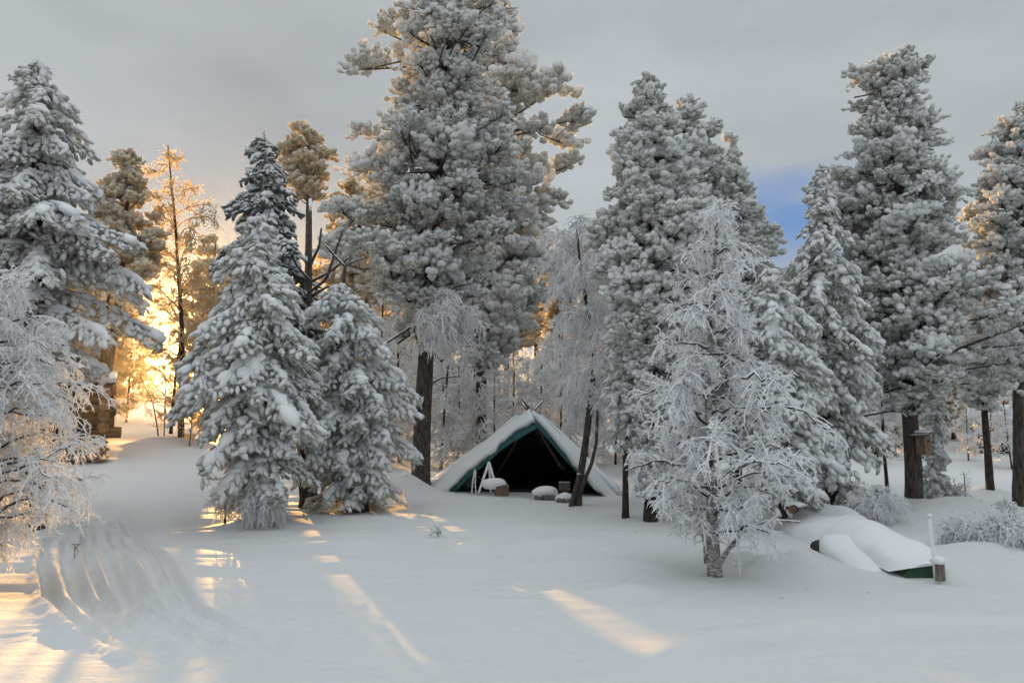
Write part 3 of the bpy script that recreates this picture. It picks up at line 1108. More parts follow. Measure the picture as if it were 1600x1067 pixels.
hero('slim_tree', 'thin dark frosted trunk between the crooked birch and the lumpy pine', 'tree',
     [(977, 806), (977, 620), (972, 430)], 14.0, 0.055, 0.02,
     [(440, 962, 985), (540, 945, 1000), (630, 945, 1005), (690, 962, 992)],
     spruce, M_BARK_DARK, 28, gap=0.2, mats=[M_PINE, M_RIME_PALE], caps=0.05)
hero('pine_tree', 'lumpy snow-loaded conifer behind the white birch, highest point right of centre', 'conifer',
     [(1018, 818), (1016, 600), (1015, 132)], 13.5, 0.12, 0.02,
     [(132, 1004, 1030), (165, 985, 1055), (220, 965, 1085), (280, 950, 1095), (340, 942, 1095), (420, 940, 1092), (500, 955, 1085), (580, 968, 1085), (650, 990, 1085), (720, 1002, 1080), (770, 1012, 1075)],
     pine, M_BARK_DARK, 29, npad=175, pad=0.50, wild=0.3)
hero('spruce_tree', 'frosted conifer whose pointed top shows just right of the lumpy one', 'conifer',
     [(1095, 778), (1085, 500), (1075, 152)], 17.0, 0.15, 0.02,
     [(152, 1066, 1086), (200, 1045, 1115), (260, 1035, 1150), (330, 1035, 1180), (420, 1040, 1195), (500, 1045, 1205), (620, 1055, 1210), (700, 1060, 1190)],
     pine, M_BARK_DARK, 30, npad=140, pad=0.52, wild=0.3)
hero('spruce_tree', 'conifer with warm-lit edges sloping down to the blue gap in the cloud', 'conifer',
     [(1150, 765), (1148, 500), (1145, 222)], 20.5, 0.16, 0.02,
     [(222, 1138, 1152), (275, 1115, 1165), (330, 1100, 1182), (372, 1090, 1205), (430, 1085, 1222), (520, 1085, 1240), (620, 1095, 1245), (700, 1105, 1235)],
     pine, M_BARK_DARK, 31, npad=130, pad=0.60, size=0.10)
bb = hero('birch_tree', 'small white birch furred with hoarfrost, foremost tree at right of centre', 'birch',
     [(1117, 898), (1114, 840), (1111, 760), (1106, 620), (1114, 460), (1122, 325)], 9.7, 0.075, 0.012,
     [(322, 1100, 1142), (400, 1065, 1178), (480, 1045, 1200), (560, 1012, 1215), (610, 985, 1230), (680, 985, 1250), (740, 990, 1275), (790, 1015, 1295), (800, 1030, 1300), (835, 1150, 1300)],
     birch, M_BIRCH, 32, nprim=54, sec=11, twig=6, fuzz=6, irr=(0.5, 1.2), rt=0.0140, rise=0.30, hang=0.28, tl=0.19, fl=0.06, fw=0.6, pm=1, spread=0.75)
limb(bb, np.array(bb.location), [P(1122, 884, 9.65), P(1136, 860, 9.6), P(1150, 842, 9.55), P(1165, 826, 9.5), P(1205, 812, 9.4), P(1250, 815, 9.3)], (0.035, 0.012), M_BIRCH, 8)
limb(bb, np.array(bb.location), [P(1104, 880, 9.75), P(1102, 850, 9.8), P(1092, 800, 9.9), P(1070, 740, 10.0)], (0.032, 0.012), M_BIRCH, 8)
hero('spruce_tree', 'drooping snow-heavy spruce between the white birch and the narrow spire', 'spruce',
     [(1228, 812), (1216, 640), (1200, 432)], 12.6, 0.09, 0.02,
     [(425, 1188, 1214), (470, 1168, 1236), (515, 1150, 1276), (600, 1150, 1282), (660, 1158, 1294), (720, 1176, 1322), (775, 1190, 1318)],
     spruce, M_BARK_DARK, 33, gap=0.19, droop=0.6, jit=0.28)
hero('spruce_tree', 'narrow spruce spire with a bare thin tip below the blue gap', 'spruce',
     [(1302, 806), (1286, 500), (1281, 256)], 14.0, 0.11, 0.012,
     [(262, 1277, 1285), (290, 1269, 1292), (325, 1260, 1303), (365, 1250, 1318), (412, 1238, 1332), (470, 1234, 1350), (540, 1240, 1366), (620, 1245, 1380), (700, 1258, 1386), (765, 1285, 1372), (806, 1300, 1350)],
     spruce, M_BARK_DARK, 34, gap=0.2, droop=0.7, jit=0.34, caps=0.08, spire=0.7)
pR = hero('pine_tree', 'tall frosted pine at right with a nest box on its trunk', 'pine',
     [(1431, 806), (1424, 680), (1412, 500), (1407, 420), (1403, 270), (1394, 88)], 15.0, 0.165, 0.03,
     [(86, 1378, 1412), (120, 1342, 1455), (175, 1326, 1466), (240, 1322, 1466), (290, 1302, 1470), (345, 1310, 1486), (385, 1338, 1505), (435, 1335, 1560), (490, 1330, 1592), (550, 1385, 1602), (600, 1415, 1605), (650, 1430, 1490)],
     pine, M_BARK, 35, npad=140, pad=0.60, wild=0.36)
hero('pine_tree', 'dark frosted pine cut off by the right edge of the picture', 'pine',
     [(1592, 788), (1591, 600), (1597, 172)], 17.0, 0.13, 0.03,
     [(172, 1572, 1615), (200, 1550, 1640), (245, 1514, 1655), (300, 1540, 1660), (370, 1510, 1670), (430, 1510, 1675), (520, 1535, 1680), (600, 1560, 1650)],
     pine, M_BARK, 36, npad=100, pad=0.60, wild=0.34)
hero('pine_tree', 'slender dark leaning trunk left of the dark hut', 'pine',
     [(1548, 780), (1543, 700), (1536, 620), (1532, 430)], 20.0, 0.10, 0.03,
     [(420, 1500, 1570), (500, 1490, 1580), (580, 1490, 1580), (640, 1510, 1560)],
     pine, M_BARK_DARK, 37, npad=60, pad=0.6, size=0.10)
hero('spruce_tree', 'frosted column of a young spruce just right of the nest box trunk', 'spruce',
     [(1461, 792), (1460, 610)], 17.0, 0.05, 0.012,
     [(600, 1452, 1468), (660, 1440, 1476), (730, 1438, 1480), (785, 1442, 1478)],
     spruce, M_BARK_DARK, 38, gap=0.2, droop=0.6, mats=[M_PINE, M_RIME], caps=0.05)
hero('slim_tree', 'thin black pole-like trunk left of the nest box pine', 'tree',
     [(1387, 768), (1380, 690), (1376, 560)], 19.0, 0.045, 0.02,
     [(540, 1350, 1400), (600, 1345, 1405), (650, 1355, 1400)],
     birch, M_BARK_DARK, 39, nprim=14, sec=8, twig=6, fuzz=3, rt=0.014)
hero('birch_tree', 'rime-furred birch filling the lower left corner, twigs hanging to the snow', 'birch',
     [(-60, 868), (-45, 760), (-30, 640), (-25, 420)], 8.6, 0.08, 0.02,
     [(425, -80, 35), (480, -110, 42), (520, -140, 80), (560, -160, 125), (590, -170, 140), (620, -170, 112), (680, -170, 105), (715, -170, 145), (760, -160, 132), (820, -140, 75), (855, -120, 30)],
     birch, M_BIRCH, 40, nprim=84, sec=11, twig=7, fuzz=6, rt=0.0115, rise=0.4, hang=0.42, tl=0.2, fl=0.06, fw=0.6, pm=1, spread=0.7)
# trees behind, in the sun
hero('pine_tree', 'golden backlit pine behind the big left spruce', 'pine',
     [(150, 690), (190, 440), (205, 232)], 24.0, 0.16, 0.03,
     [(234, 194, 216), (265, 165, 240), (320, 150, 245), (390, 140, 250), (450, 150, 235)],
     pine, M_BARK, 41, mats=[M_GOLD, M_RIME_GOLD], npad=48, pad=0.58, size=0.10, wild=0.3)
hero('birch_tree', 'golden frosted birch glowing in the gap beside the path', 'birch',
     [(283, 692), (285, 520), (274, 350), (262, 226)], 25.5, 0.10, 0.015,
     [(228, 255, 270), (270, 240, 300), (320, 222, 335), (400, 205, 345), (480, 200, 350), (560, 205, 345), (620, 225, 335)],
     birch, M_BARK_DARK, 42, mats=[M_TWIG_SUNTINT], nprim=50, sec=8, twig=6, fuzz=8, rt=0.011, rise=0.8, hang=0.12, tl=0.34, fl=0.10, fw=1.3)
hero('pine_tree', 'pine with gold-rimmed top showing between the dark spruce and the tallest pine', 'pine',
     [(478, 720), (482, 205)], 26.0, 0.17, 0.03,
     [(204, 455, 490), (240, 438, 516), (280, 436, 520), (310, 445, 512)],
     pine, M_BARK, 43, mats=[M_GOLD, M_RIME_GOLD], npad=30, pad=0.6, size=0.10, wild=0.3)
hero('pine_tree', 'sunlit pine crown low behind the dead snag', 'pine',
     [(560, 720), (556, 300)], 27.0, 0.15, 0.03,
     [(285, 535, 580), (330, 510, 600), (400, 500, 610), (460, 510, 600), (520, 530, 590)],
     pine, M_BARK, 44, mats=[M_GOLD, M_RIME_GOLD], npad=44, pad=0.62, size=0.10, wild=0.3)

# ------------------------------------------------------------------ the wood behind
def proto(name, label, cat, group, h, r0, env, style, bark, seed, lean=0.0, **kw):
    """one tree built at the origin, copied later; env = (height fraction, reach in metres)"""
    r = np.random.default_rng(seed)
    path = np.array([[0, 0, -0.15], [lean * 0.4, 0.05, h * 0.5], [lean, 0, h]])
    mb, pts = trunk_mesh(path, r0, 0.02, seed, sides=9, step=0.3)
    t = thing(name, label, cat, (0, 0, 0), group)
    mb.build('trunk', bark, t)
    z = np.array([e[0] * h for e in env]); w_ = np.array([e[1] for e in env])
    style(t, pts, (z, w_, w_), r, np.zeros(3), **kw)
    return t


def copy_tree(o):
    c = o.copy(); C.objects.link(c)
    for ch in o.children:
        d = ch.copy(); C.objects.link(d); d.parent = c
    return c


ZONES = [(40, 'behind the big left spruce'), (185, 'behind the log storehouse'), (340, 'in the golden gap beside the path'), (470, 'behind the white young spruce'), (560, 'behind the dead snag'),
         (655, 'left of the tallest pine trunk'), (752, 'right of the tallest pine trunk'), (835, 'straight behind the tent peak'),
         (900, 'behind the right slope of the tent'), (975, 'behind the crooked birch'), (1060, 'behind the lumpy conifer'), (1160, 'behind the small white birch'), (1260, 'behind the drooping spruce'),
         (1340, 'behind the narrow spire'), (1425, 'left of the nest box pine'), (1475, 'right of the nest box pine'), (1550, 'left of the dark board hut'), (9999, 'at the far right edge')]
SEEN = {}
USED = set()


def place(o, px, Y, scale=1.0, rz=0.0, label=None, group=None):
    if o.name in USED:
        o = copy_tree(o)
    else:
        USED.add(o.name)
    x = (px - CX) / F * Y * 1.008
    o.location = (x, Y, gz(x, Y) - 0.05)
    o.rotation_euler = (0, 0, rz)
    o.scale = (scale, scale, scale)
    if label:
        o['label'] = label
    if group:
        o['group'] = group
    zone = next(b for a, b in ZONES if px < a)
    kind = {'sapling': 'frosted sapling', 'pine': 'frosted pine', 'spruce': 'frosted spruce', 'birch': 'golden birch'}[o['category']]
    how = 'nearest' if Y < 26 else 'mid-distance' if Y < 34 else 'far' if Y < 42 else 'farthest'
    o['label'] = how + ' ' + kind + ' ' + zone
    return o


G_SAP = 'frosted saplings in the thicket behind the tent'
L_SAP = 'thin frosted sapling in the thicket behind the tent'
saps = [proto('frosted_sapling', L_SAP, 'sapling', G_SAP, h, 0.04, [(0.12, 0.5), (0.45, 0.95), (0.8, 0.7), (1.0, 0.15)], birch, M_BARK_DARK, 60 + i,
              lean=ln, nprim=20, sec=7, twig=5, fuzz=9, rt=0.012, rise=0.9, hang=0.1, tl=0.32, fl=0.10, fw=1.4, mats=[M_TWIG_FAR]) for i, (h, ln) in enumerate(((4.2, 0.3), (5.0, -0.4), (3.4, 0.1)))]
G_BP = 'frosted pines in the wood behind'
L_BP = 'frosted pine standing deep in the wood behind the camp'
bgp = [proto('pine_tree', L_BP, 'pine', G_BP, h, 0.17, [(0.40, 0.9), (0.55, 1.7), (0.75, 1.5), (0.92, 0.9), (1.0, 0.3)], far_crown, M_BARK, 70 + i, lean=ln, n=900) for i, (h, ln) in enumerate(((9.0, 0.2), (10.5, -0.3), (8.0, 0.1)))]
G_BS = 'frosted spruces in the wood behind'
L_BS = 'frosted spruce standing deep in the wood behind the camp'
bgs = [proto('spruce_tree', L_BS, 'spruce', G_BS, h, 0.13, [(0.08, 1.3), (0.3, 1.2), (0.6, 0.8), (0.85, 0.4), (1.0, 0.1)], far_crown, M_BARK_DARK, 80 + i, kind='spruce', n=900, size=0.16) for i, h in enumerate((6.5, 8.0))]

G_GB = 'golden backlit birches in the gap beside the path'
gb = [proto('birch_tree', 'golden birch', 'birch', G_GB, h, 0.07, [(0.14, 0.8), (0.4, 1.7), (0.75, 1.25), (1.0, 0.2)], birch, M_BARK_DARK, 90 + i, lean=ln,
            nprim=30, sec=8, twig=6, fuzz=14, rt=0.013, rise=0.9, hang=0.2, tl=0.36, fl=0.13, fw=1.7, mats=[M_TWIG_SUNTINT]) for i, (h, ln) in enumerate(((8.0, 0.3), (6.8, -0.4)))]
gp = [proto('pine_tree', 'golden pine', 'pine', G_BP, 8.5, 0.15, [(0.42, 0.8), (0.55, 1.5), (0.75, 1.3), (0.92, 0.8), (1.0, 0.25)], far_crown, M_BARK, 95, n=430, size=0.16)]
rb = np.random.default_rng(5)
for px, Y, k, sc in ((330, 29, 1, 0.95), (205, 38, 1, 0.8), (175, 31, 0, 1.0), (372, 30, 1, 1.0), (150, 38, 1, 1.2), (400, 36, 0, 1.0),
                     (505, 33, 0, 1.0), (540, 29, 1, 1.15), (575, 33, 0, 1.1), (612, 36, 1, 1.2), (555, 40, 0, 1.3)):
    place(gb[k], px, Y, sc, rb.uniform(0, 6.28))
for px, Y, sc in ((330, 33, 1.0), (165, 29, 1.0), (378, 40, 1.0)):
    place(gp[0], px, Y, sc, rb.uniform(0, 6.28))
# thicket behind the tent; the first pair is added to filter the low sun
for px, Y in ((548, 23), (600, 24.5), (598, 22), (615, 27), (628, 24), (640, 30), (690, 22.5), (700, 26), (716, 23), (728, 29), (738, 25), (775, 23), (786, 27.5), (800, 25), (820, 30), (842, 24.5), (858, 28), (874, 23.5),
              (892, 26), (915, 23), (940, 27), (958, 24), (985, 25), (1000, 22.5), (670, 33), (760, 34), (850, 35), (930, 33), (580, 32)):
    place(saps[int(rb.integers(0, 3))], px, Y, rb.uniform(0.75, 1.15), rb.uniform(0, 6.28))
# dense backs: saplings and spruces far behind, shutting off the skyline
for i in range(46):
    px = 560 + i * 23.5 + rb.normal() * 8
    Y = rb.uniform(34, 56)
    place(saps[int(rb.integers(0, 3))], px, Y, rb.uniform(1.1, 1.7), rb.uniform(0, 6.28), 'tall frosted sapling far back in the hazy wood', 'frosted saplings far back in the wood')
for px, Y, k, sc in ((640, 44, 0, 1.0), (700, 40, 1, 1.0), (790, 38, 0, 1.1), (840, 46, 1, 1.1), (900, 41, 2, 1.2), (960, 37, 0, 1.0), (1020, 45, 1, 1.1), (1110, 40, 2, 1.2), (1180, 44, 0, 1.0),
                     (1240, 38, 1, 0.75), (1330, 42, 2, 0.9), (1390, 36, 0, 0.7), (1450, 45, 1, 0.9), (1500, 40, 2, 0.9), (1560, 46, 1, 1.0), (1620, 38, 0, 1.0), (1680, 42, 1, 1.0),
                     (20, 32, 0, 1.0), (-60, 36, 1, 1.0), (110, 30, 2, 1.0),
                     (600, 50, 2, 1.0)):
    place(bgp[k], px, Y, sc, rb.uniform(0, 6.28))
for px, Y, k, sc in ((1360, 30, 0, 0.8), (1395, 33, 1, 0.75), (1420, 37, 0, 0.9), (1480, 36, 1, 0.8), (1510, 39, 0, 0.8), (1350, 38, 1, 0.9), (1585, 36, 0, 0.9), (1620, 33, 1, 0.9),
                     (1060, 32, 0, 0.9), (1140, 34, 1, 0.9), (1250, 33, 0, 0.9), (140, 29, 1, 0.8), (100, 34, 0, 0.9), (35, 27, 1, 0.9), (-20, 24, 0, 0.9), (620, 38, 0, 0.8), (870, 42, 1, 0.9)):
    place(bgs[k], px, Y, sc, rb.uniform(0, 6.28))


for px, Y, sc in ((1533, 27, 0.62), (1566, 26, 0.7), (1586, 28, 0.8), (1500, 29, 0.6), (1408, 28, 0.6), (1362, 27, 0.7)):
    place(saps[int(rb.integers(0, 3))], px, Y, sc, rb.uniform(0, 6.28), group='frosted saplings on the right slope')


# stems around the gap on the left
def shrub(label, px0, py0, Y, h, w, seed, name='frosted_shrub', cat='shrub', mats=None, trunk=M_BARK_DARK, r0=0.018, group=None, lean=0.0, **kw):
    p = P(px0, py0, Y)
    z = gz(p[0], p[1])
    r = np.random.default_rng(seed)
    path = [[p[0], p[1], z - 0.06], [p[0] + lean * 0.3, p[1], z + h * 0.5], [p[0] + lean, p[1], z + h]]
    base = np.array([p[0], p[1], z])
    mb, pts = trunk_mesh(path, r0, r0 * 0.4, seed, sides=7, step=0.1)
    t = thing(name, label, cat, base, group)
    mb.build('stem', trunk, t, base)
    E = (np.array([z + 0.12 * h, z + 0.45 * h, z + 0.8 * h, z + h * 1.0]), np.array([0.5, 1, 0.8, 0.2]) * w, np.array([0.5, 1, 0.8, 0.2]) * w)
    a = dict(nprim=14, sec=6, twig=4, fuzz=3, rt=0.008, rise=0.9, hang=0.15, tl=0.18, fl=0.04)
    a.update(kw)
    birch(t, pts, E, r, base, mats=mats, **a)
    return t


shrub('bare golden sapling, left stem of the clump beside the path', 256, 690, 25.6, 2.6, 0.6, 101, 'bare_sapling', 'sapling', [M_TWIG_SUNTINT], lean=-0.1, rt=0.011)
shrub('thickest stem of the sapling clump beside the path', 266, 690, 25.3, 3.6, 0.8, 102, 'bare_sapling', 'sapling', [M_TWIG_SUNTINT], r0=0.05, lean=0.2, rt=0.012)
shrub('arching thin sapling leaning over the sunlit path', 247, 696, 24.9, 1.9, 0.35, 103, 'bare_sapling', 'sapling', [M_TWIG_SUNTINT], lean=-0.75, nprim=8, sec=3, rt=0.009)
shrub('short twiggy sapling right of the golden birch trunk', 296, 693, 24.8, 1.6, 0.5, 104, 'bare_sapling', 'sapling', [M_TWIG_SUNTINT], lean=0.15, rt=0.010)
shrub('low frosted shrub at the right edge, half sunk in snow', 1565, 880, 10.6, 0.32, 0.5, 105, nprim=34, sec=7, twig=5, rt=0.0075, rise=0.5, hang=0.4)
shrub('small frosted shrub behind the leaning stake', 1492, 862, 11.0, 0.30, 0.30, 106, nprim=18, rt=0.007, rise=0.5)
shrub('frosted shrub drooping below the narrow spire', 1372, 808, 13.2, 0.55, 0.5, 107, nprim=26, hang=0.5, rise=0.4)
shrub('rimed tangle under the white young spruce', 408, 834, 12.6, 0.62, 0.33, 108, nprim=30, sec=7, hang=0.5, rise=0.3, mats=[M_TWIG_FAR])
shrub('small rimed bush left of the white young spruce', 352, 800, 13.2, 0.55, 0.25, 109, nprim=16, mats=[M_TWIG_FAR])
shrub('little bent sapling capped with snow, right of the frosted column', 1490, 795, 16.8, 0.42, 0.14, 110, 'frosted_sapling', 'sapling', lean=0.15, nprim=10, rt=0.012)
shrub('tiny snow-capped sapling near the right edge', 1580, 838, 13.0, 0.30, 0.10, 111, 'frosted_sapling', 'sapling', nprim=9, rt=0.012)
shrub('thin bare sapling sticking out of the far snow', 1508, 765, 19.5, 0.6, 0.2, 112, 'bare_sapling', 'sapling', nprim=6, sec=3, twig=2, rt=0.006)
shrub('rimed brush inside the left foot of the tent', 722, 770, 18.3, 0.5, 0.3, 113, nprim=20, mats=[M_TWIG_FAR])
shrub('tuft of dry stalks poking through the snow at the edge of the tracks', 116, 868, 10.6, 0.2, 0.06, 114, 'dry_stalks', 'weeds', nprim=4, sec=2, twig=1, fuzz=0, rt=0.003, mats=[M_BARK_DARK], r0=0.004)
shrub('few dry stalks in the open snow before the tent', 684, 836, 11.8, 0.10, 0.12, 115, 'dry_stalks', 'weeds', nprim=5, sec=2, twig=1, fuzz=0, rt=0.003, mats=[M_BARK_DARK], r0=0.004)

# ------------------------------------------------------------------ the dead snag and pine A's broken limb
t = thing('dead_tree', 'bare grey dead snag with antler-like branches above the bushy conifer', 'dead tree', P(486, 790, 14.9))
sb = np.array(t.location)
limb(t, sb, [P(488, 792, 14.9), P(486, 640, 14.9), P(484, 446, 14.9), P(485, 311, 14.9)], (0.09, 0.03), M_WOODY, 9, 'trunk')
for a in ([(484, 440), (479, 433), (462, 412), (456, 397)], [(485, 414), (499, 384), (502, 356)], [(486, 455), (510, 436), (524, 394), (537, 356)], [(486, 440), (515, 425), (545, 402)],
          [(486, 462), (512, 448), (526, 446)]):
    limb(t, sb, [P(x, y, 14.9 - 0.1 * k) for k, (x, y) in enumerate(a)], (0.035, 0.016), M_WOODY, 7)
lb = limb(t, sb, [P(537, 470, 14.6), P(537, 440, 14.5), P(539, 416, 14.5), P(523, 400, 14.5), P(507, 382, 14.4)], (0.04, 0.018), M_WOODY, 7)
limb(t, sb, [P(539, 416, 14.5), P(552, 409, 14.4), P(568, 403, 14.4)], (0.022, 0.014), M_WOODY, 7)

ba = np.array(pA.location)
lp = [P(669, 500, 17.9), P(640, 512, 17.5), P(612, 530, 17.2), P(588, 546, 17.0)]
limb(pA, ba, lp, (0.05, 0.022), M_WOODY, 8)
for a, y0, r_ in (([(672, 545), (690, 565), (708, 548), (740, 532)], 17.8, 0.03), ([(660, 560), (648, 520), (645, 500)], 17.8, 0.03), ([(672, 600), (692, 590), (720, 588)], 17.8, 0.02),
                  ([(684, 470), (712, 448), (740, 442)], 17.7, 0.03), ([(684, 335), (650, 322), (615, 300)], 17.8, 0.04), ([(672, 430), (648, 420), (620, 430)], 17.8, 0.03)):
    limb(pA, ba, [P(x, y, y0 - 0.12 * k) for k, (x, y) in enumerate(a)], (r_, 0.01), M_BARK_DARK, 6)
r_ = np.random.default_rng(201)
pth = np.array([P(668, 500, 17.6), P(690, 482, 17.2), P(715, 492, 17.0), P(745, 515, 16.9)])
Ez = (np.array([pth[:, 2].min() - 0.35, pth[:, 2].mean(), pth[:, 2].max() + 0.2]), np.array([0.4, 0.7, 0.3]), np.array([0.5, 1.0, 0.4]))
axp = np.array([P(690, 560, 17.0), P(692, 440, 17.0)])
axp2 = np.stack([np.linspace(axp[0][k], axp[1][k], 12) for k in range(3)], 1)
birch(pA, axp2, Ez, r_, ba, nprim=22, sec=9, twig=6, fuzz=4, rt=0.016, rise=0.3, hang=0.5, tl=0.26, fl=0.06)
pA.children[-1].name = 'frosted_spray'

# ------------------------------------------------------------------ tent
def sheet(rows, name, mat, parent, base, thick=0.02, noise_amp=0.0, seed=0, sub=True):
    rows = np.array(rows)                       # (n, m, 3)
    n, m = rows.shape[:2]
    v = rows.reshape(-1, 3).copy()
    q = np.arange(n * m).reshape(n, m)
    f = np.concatenate([np.stack([q[:-1, :-1].ravel(), q[:-1, 1:].ravel(), q[1:, 1:].ravel()], 1), np.stack([q[:-1, :-1].ravel(), q[1:, 1:].ravel(), q[1:, :-1].ravel()], 1)])
    if noise_amp:
        v += vnoise(v, seed, 3.0)[:, None] * np.array([0.4, 0.7, 1.0]) * noise_amp
    mb = MB()
    mb.add(v, f, 0, True)
    o = mb.build(name, mat, parent, base)
    so = o.modifiers.new('solid', 'SOLIDIFY')
    so.thickness = thick
    so.offset = 0.0
    return o


TY = 18.0
tb = P(822, 772, TY + 1.2)
tent = thing('tent', 'teal canvas lean-to tent open at the front, its slopes buried in snow', 'tent', tb)
apex = P(829, 646, TY)
footL, footR = P(672, 772, TY), P(968, 784, TY)
backz = gz(apex[0], TY + 3.4)
ring = [footL, P(668, 765, TY + 1.0) * 1, np.array([apex[0] - 1.9, TY + 2.4, 0]), np.array([apex[0] - 0.9, TY + 3.2, 0]), np.array([apex[0] + 0.2, TY + 3.4, 0]),
        np.array([apex[0] + 1.2, TY + 3.0, 0]), np.array([apex[0] + 2.0, TY + 2.0, 0]), np.array([footR[0] + 0.05, TY + 1.0, 0]), footR]
ring = np.array(ring)
ring[1, 0] = footL[0] - 0.12; ring[1, 1] = TY + 1.0
for k in range(1, 8):
    ring[k, 2] = gz(ring[k, 0], ring[k, 1]) - 0.05
kk = np.linspace(0, 8, 49)
ringf = np.stack([np.interp(kk, np.arange(9), ring[:, a]) for a in range(3)], 1)
tt_ = np.linspace(0.0, 1, 12)[:, None, None]
sag = (np.sin(np.linspace(0, 1, 12) * np.pi) * -0.06)[:, None, None] * np.array([0, 0, 1.0])
apx = apex + np.stack([np.cos(np.pi + kk / 8 * np.pi) * 0.05, 0.05 + np.sin(kk / 8 * np.pi) * 0.05, 0 * kk], 1)
shell = apx[None] * (1 - tt_) + ringf[None] * tt_ + sag
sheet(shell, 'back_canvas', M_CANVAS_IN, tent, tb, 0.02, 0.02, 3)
ctr = ringf.mean(0)
outn = ringf - ctr; outn[:, 2] = 0; outn /= np.linalg.norm(outn, axis=1)[:, None]
lift = np.array([0, 0, 0.10]) + outn[None] * 0.05
shell2 = shell[1:] + lift
sheet(shell2, 'snow_cover', M_SNOWCAP, tent, tb, 0.11, 0.05, 9)


def strip(outer, inner, Yo, Yi, n=26, m=9, bulge=0.05):
    def dens(pl, Ys):
        q = np.array([P(x, y, Yv) for (x, y), Yv in zip(pl, Ys)])
        L = np.concatenate([[0], np.cumsum(np.linalg.norm(np.diff(q, axis=0), axis=1))])
        s_ = np.linspace(0, L[-1], n)
        return np.stack([np.interp(s_, L, q[:, a]) for a in range(3)], 1)
    o_, i_ = dens(outer, Yo), dens(inner, Yi)
    u = np.linspace(0, 1, m)[None, :, None]
    w_ = o_[:, None] * (1 - u) + i_[:, None] * u
    w_[..., 1] -= (np.sin(u[..., 0] * np.pi) * bulge)
    return w_


oL = [(828, 645), (760, 695), (672, 771)]
iL = [(839, 668), (789, 698), (738, 741), (708, 774)]
wl = strip(oL, iL, (TY, TY, TY), (17.45, 17.4, 17.5, 17.7))
sheet(wl, 'front_flap', M_CANVAS, tent, tb, 0.015, 0.05, 4)
oR = [(832, 645), (900, 712), (968, 783)]
iR = [(838, 667), (866, 694), (905, 742), (950, 786)]
wr = strip(oR, iR, (TY, TY, TY), (17.5, 17.5, 17.55, 17.7))
sheet(wr, 'front_flap', M_CANVAS, tent, tb, 0.015, 0.05, 5)


def snow_strip(w_, frac, name, seed, thick):
    n, m = w_.shape[:2]
    rr_ = np.random.default_rng(seed)
    out = []
    for k in range(n):
        fr = frac(k / (n - 1)) * rr_.uniform(0.92, 1.08)
        u = np.linspace(-0.06, fr, 8)
        row = np.stack([np.interp(u, np.linspace(0, 1, m), w_[k, :, a], left=None) for a in range(3)], 1)
        row += np.array([0, -0.05, 0.05])
        out.append(row)
    return sheet(out, name, M_SNOWCAP, tent, tb, thick, 0.03, seed)


snow_strip(wl, lambda q: 0.66 - 0.10 * math.sin(q * 9) + 0.15 * q + 0.05 * math.sin(q * 31), 'flap_snow', 31, 0.09)
snow_strip(wr, lambda q: min(0.97, 0.25 + 0.68 * min(1, q * 2.0) + 0.05 * math.sin(q * 11)), 'flap_snow', 32, 0.09)
gfl = []
for u in np.linspace(0.03, 0.97, 10):
    a = footL * (1 - u) + footR * u
    b = np.array([apex[0] + (u - 0.5) * 3.0, TY + 2.9, 0])
    gfl.append([np.array([*(a * (1 - q) + b * q)[:2], gz(*(a * (1 - q) + b * q)[:2]) + 0.035]) for q in np.linspace(0.02, 0.98, 8)])
sheet(gfl, 'groundsheet', M_CANVAS_IN, tent, tb, 0.01)  # near-black sheet added so the tent floor reads as deep shade
for (x0, y0, Y0), (x1, y1, Y1), rd in (((817, 622, 17.9), (700, 770, 18.1), 0.03), ((825, 630, 17.95), (880, 735, 18.4), 0.03), ((848, 626, 18.05), (760, 768, 19.4), 0.028), ((840, 634, 18.0), (958, 778, 18.0), 0.03),
                                       ((836, 630, 18.1), (905, 770, 20.0), 0.028), ((815, 630, 18.02), (850, 700, 19.5), 0.026)):
    a, b = P(x0, y0, Y0), P(x1, y1, Y1)
    ap = apex + np.array([0, -0.02, -0.02])
    limb(tent, tb, [a, ap + (a - ap) * 0.03 + np.array([0, -0.02, 0]), ap * 0.6 + b * 0.4 + np.array([0, -0.04, -0.06]), b], (rd * 0.8, rd), M_POLE, 7, 'tent_pole')


# ------------------------------------------------------------------ lumps: stones, snow caps
def lump(mb, c, rad, seed, rough=0.15, level=2, flat_bottom=None, freq=1.8):
    v, f = ICO[level]
    w_ = v * (1 + rough * vnoise(v, seed, freq))[:, None] * np.asarray(rad)
    if flat_bottom is not None:
        w_[:, 2] = np.maximum(w_[:, 2], flat_bottom)
    mb.add(w_ + np.asarray(c), f, 0, True)


def stone(name, label, cat, px, py, Y, rad, mat, cap, seed, rz=0.0):
    p = P(px, py, Y)
    t = thing(name, label, cat, p)
    mb = MB(); lump(mb, p + np.array([0, 0, rad[2] * 0.35]), rad, seed, 0.22)
    mb.build('body', mat, t, p)
    mb = MB(); lump(mb, p + np.array([0, 0.03, rad[2] * 0.95]), (rad[0] * cap, rad[1] * cap, rad[2] * 0.85), seed + 7, 0.16, 2, -rad[2] * 0.35)
    mb.build('snow_cap', M_SNOWCAP, t, p)
    return t


stone('stone', 'dark stone under a thick snow cushion before the tent, left of the crooked birch', 'stone', 852, 781, 16.4, (0.24, 0.2, 0.16), M_STONE, 1.15, 301)
stone('stone', 'snowy stone tight against the foot of the crooked birch', 'stone', 882, 787, 16.0, (0.17, 0.15, 0.12), M_STONE, 1.0, 302)
stone('stone', 'small flat stone half buried before the crooked birch', 'stone', 877, 795, 15.7, (0.12, 0.1, 0.05), M_STONE, 0.8, 303)


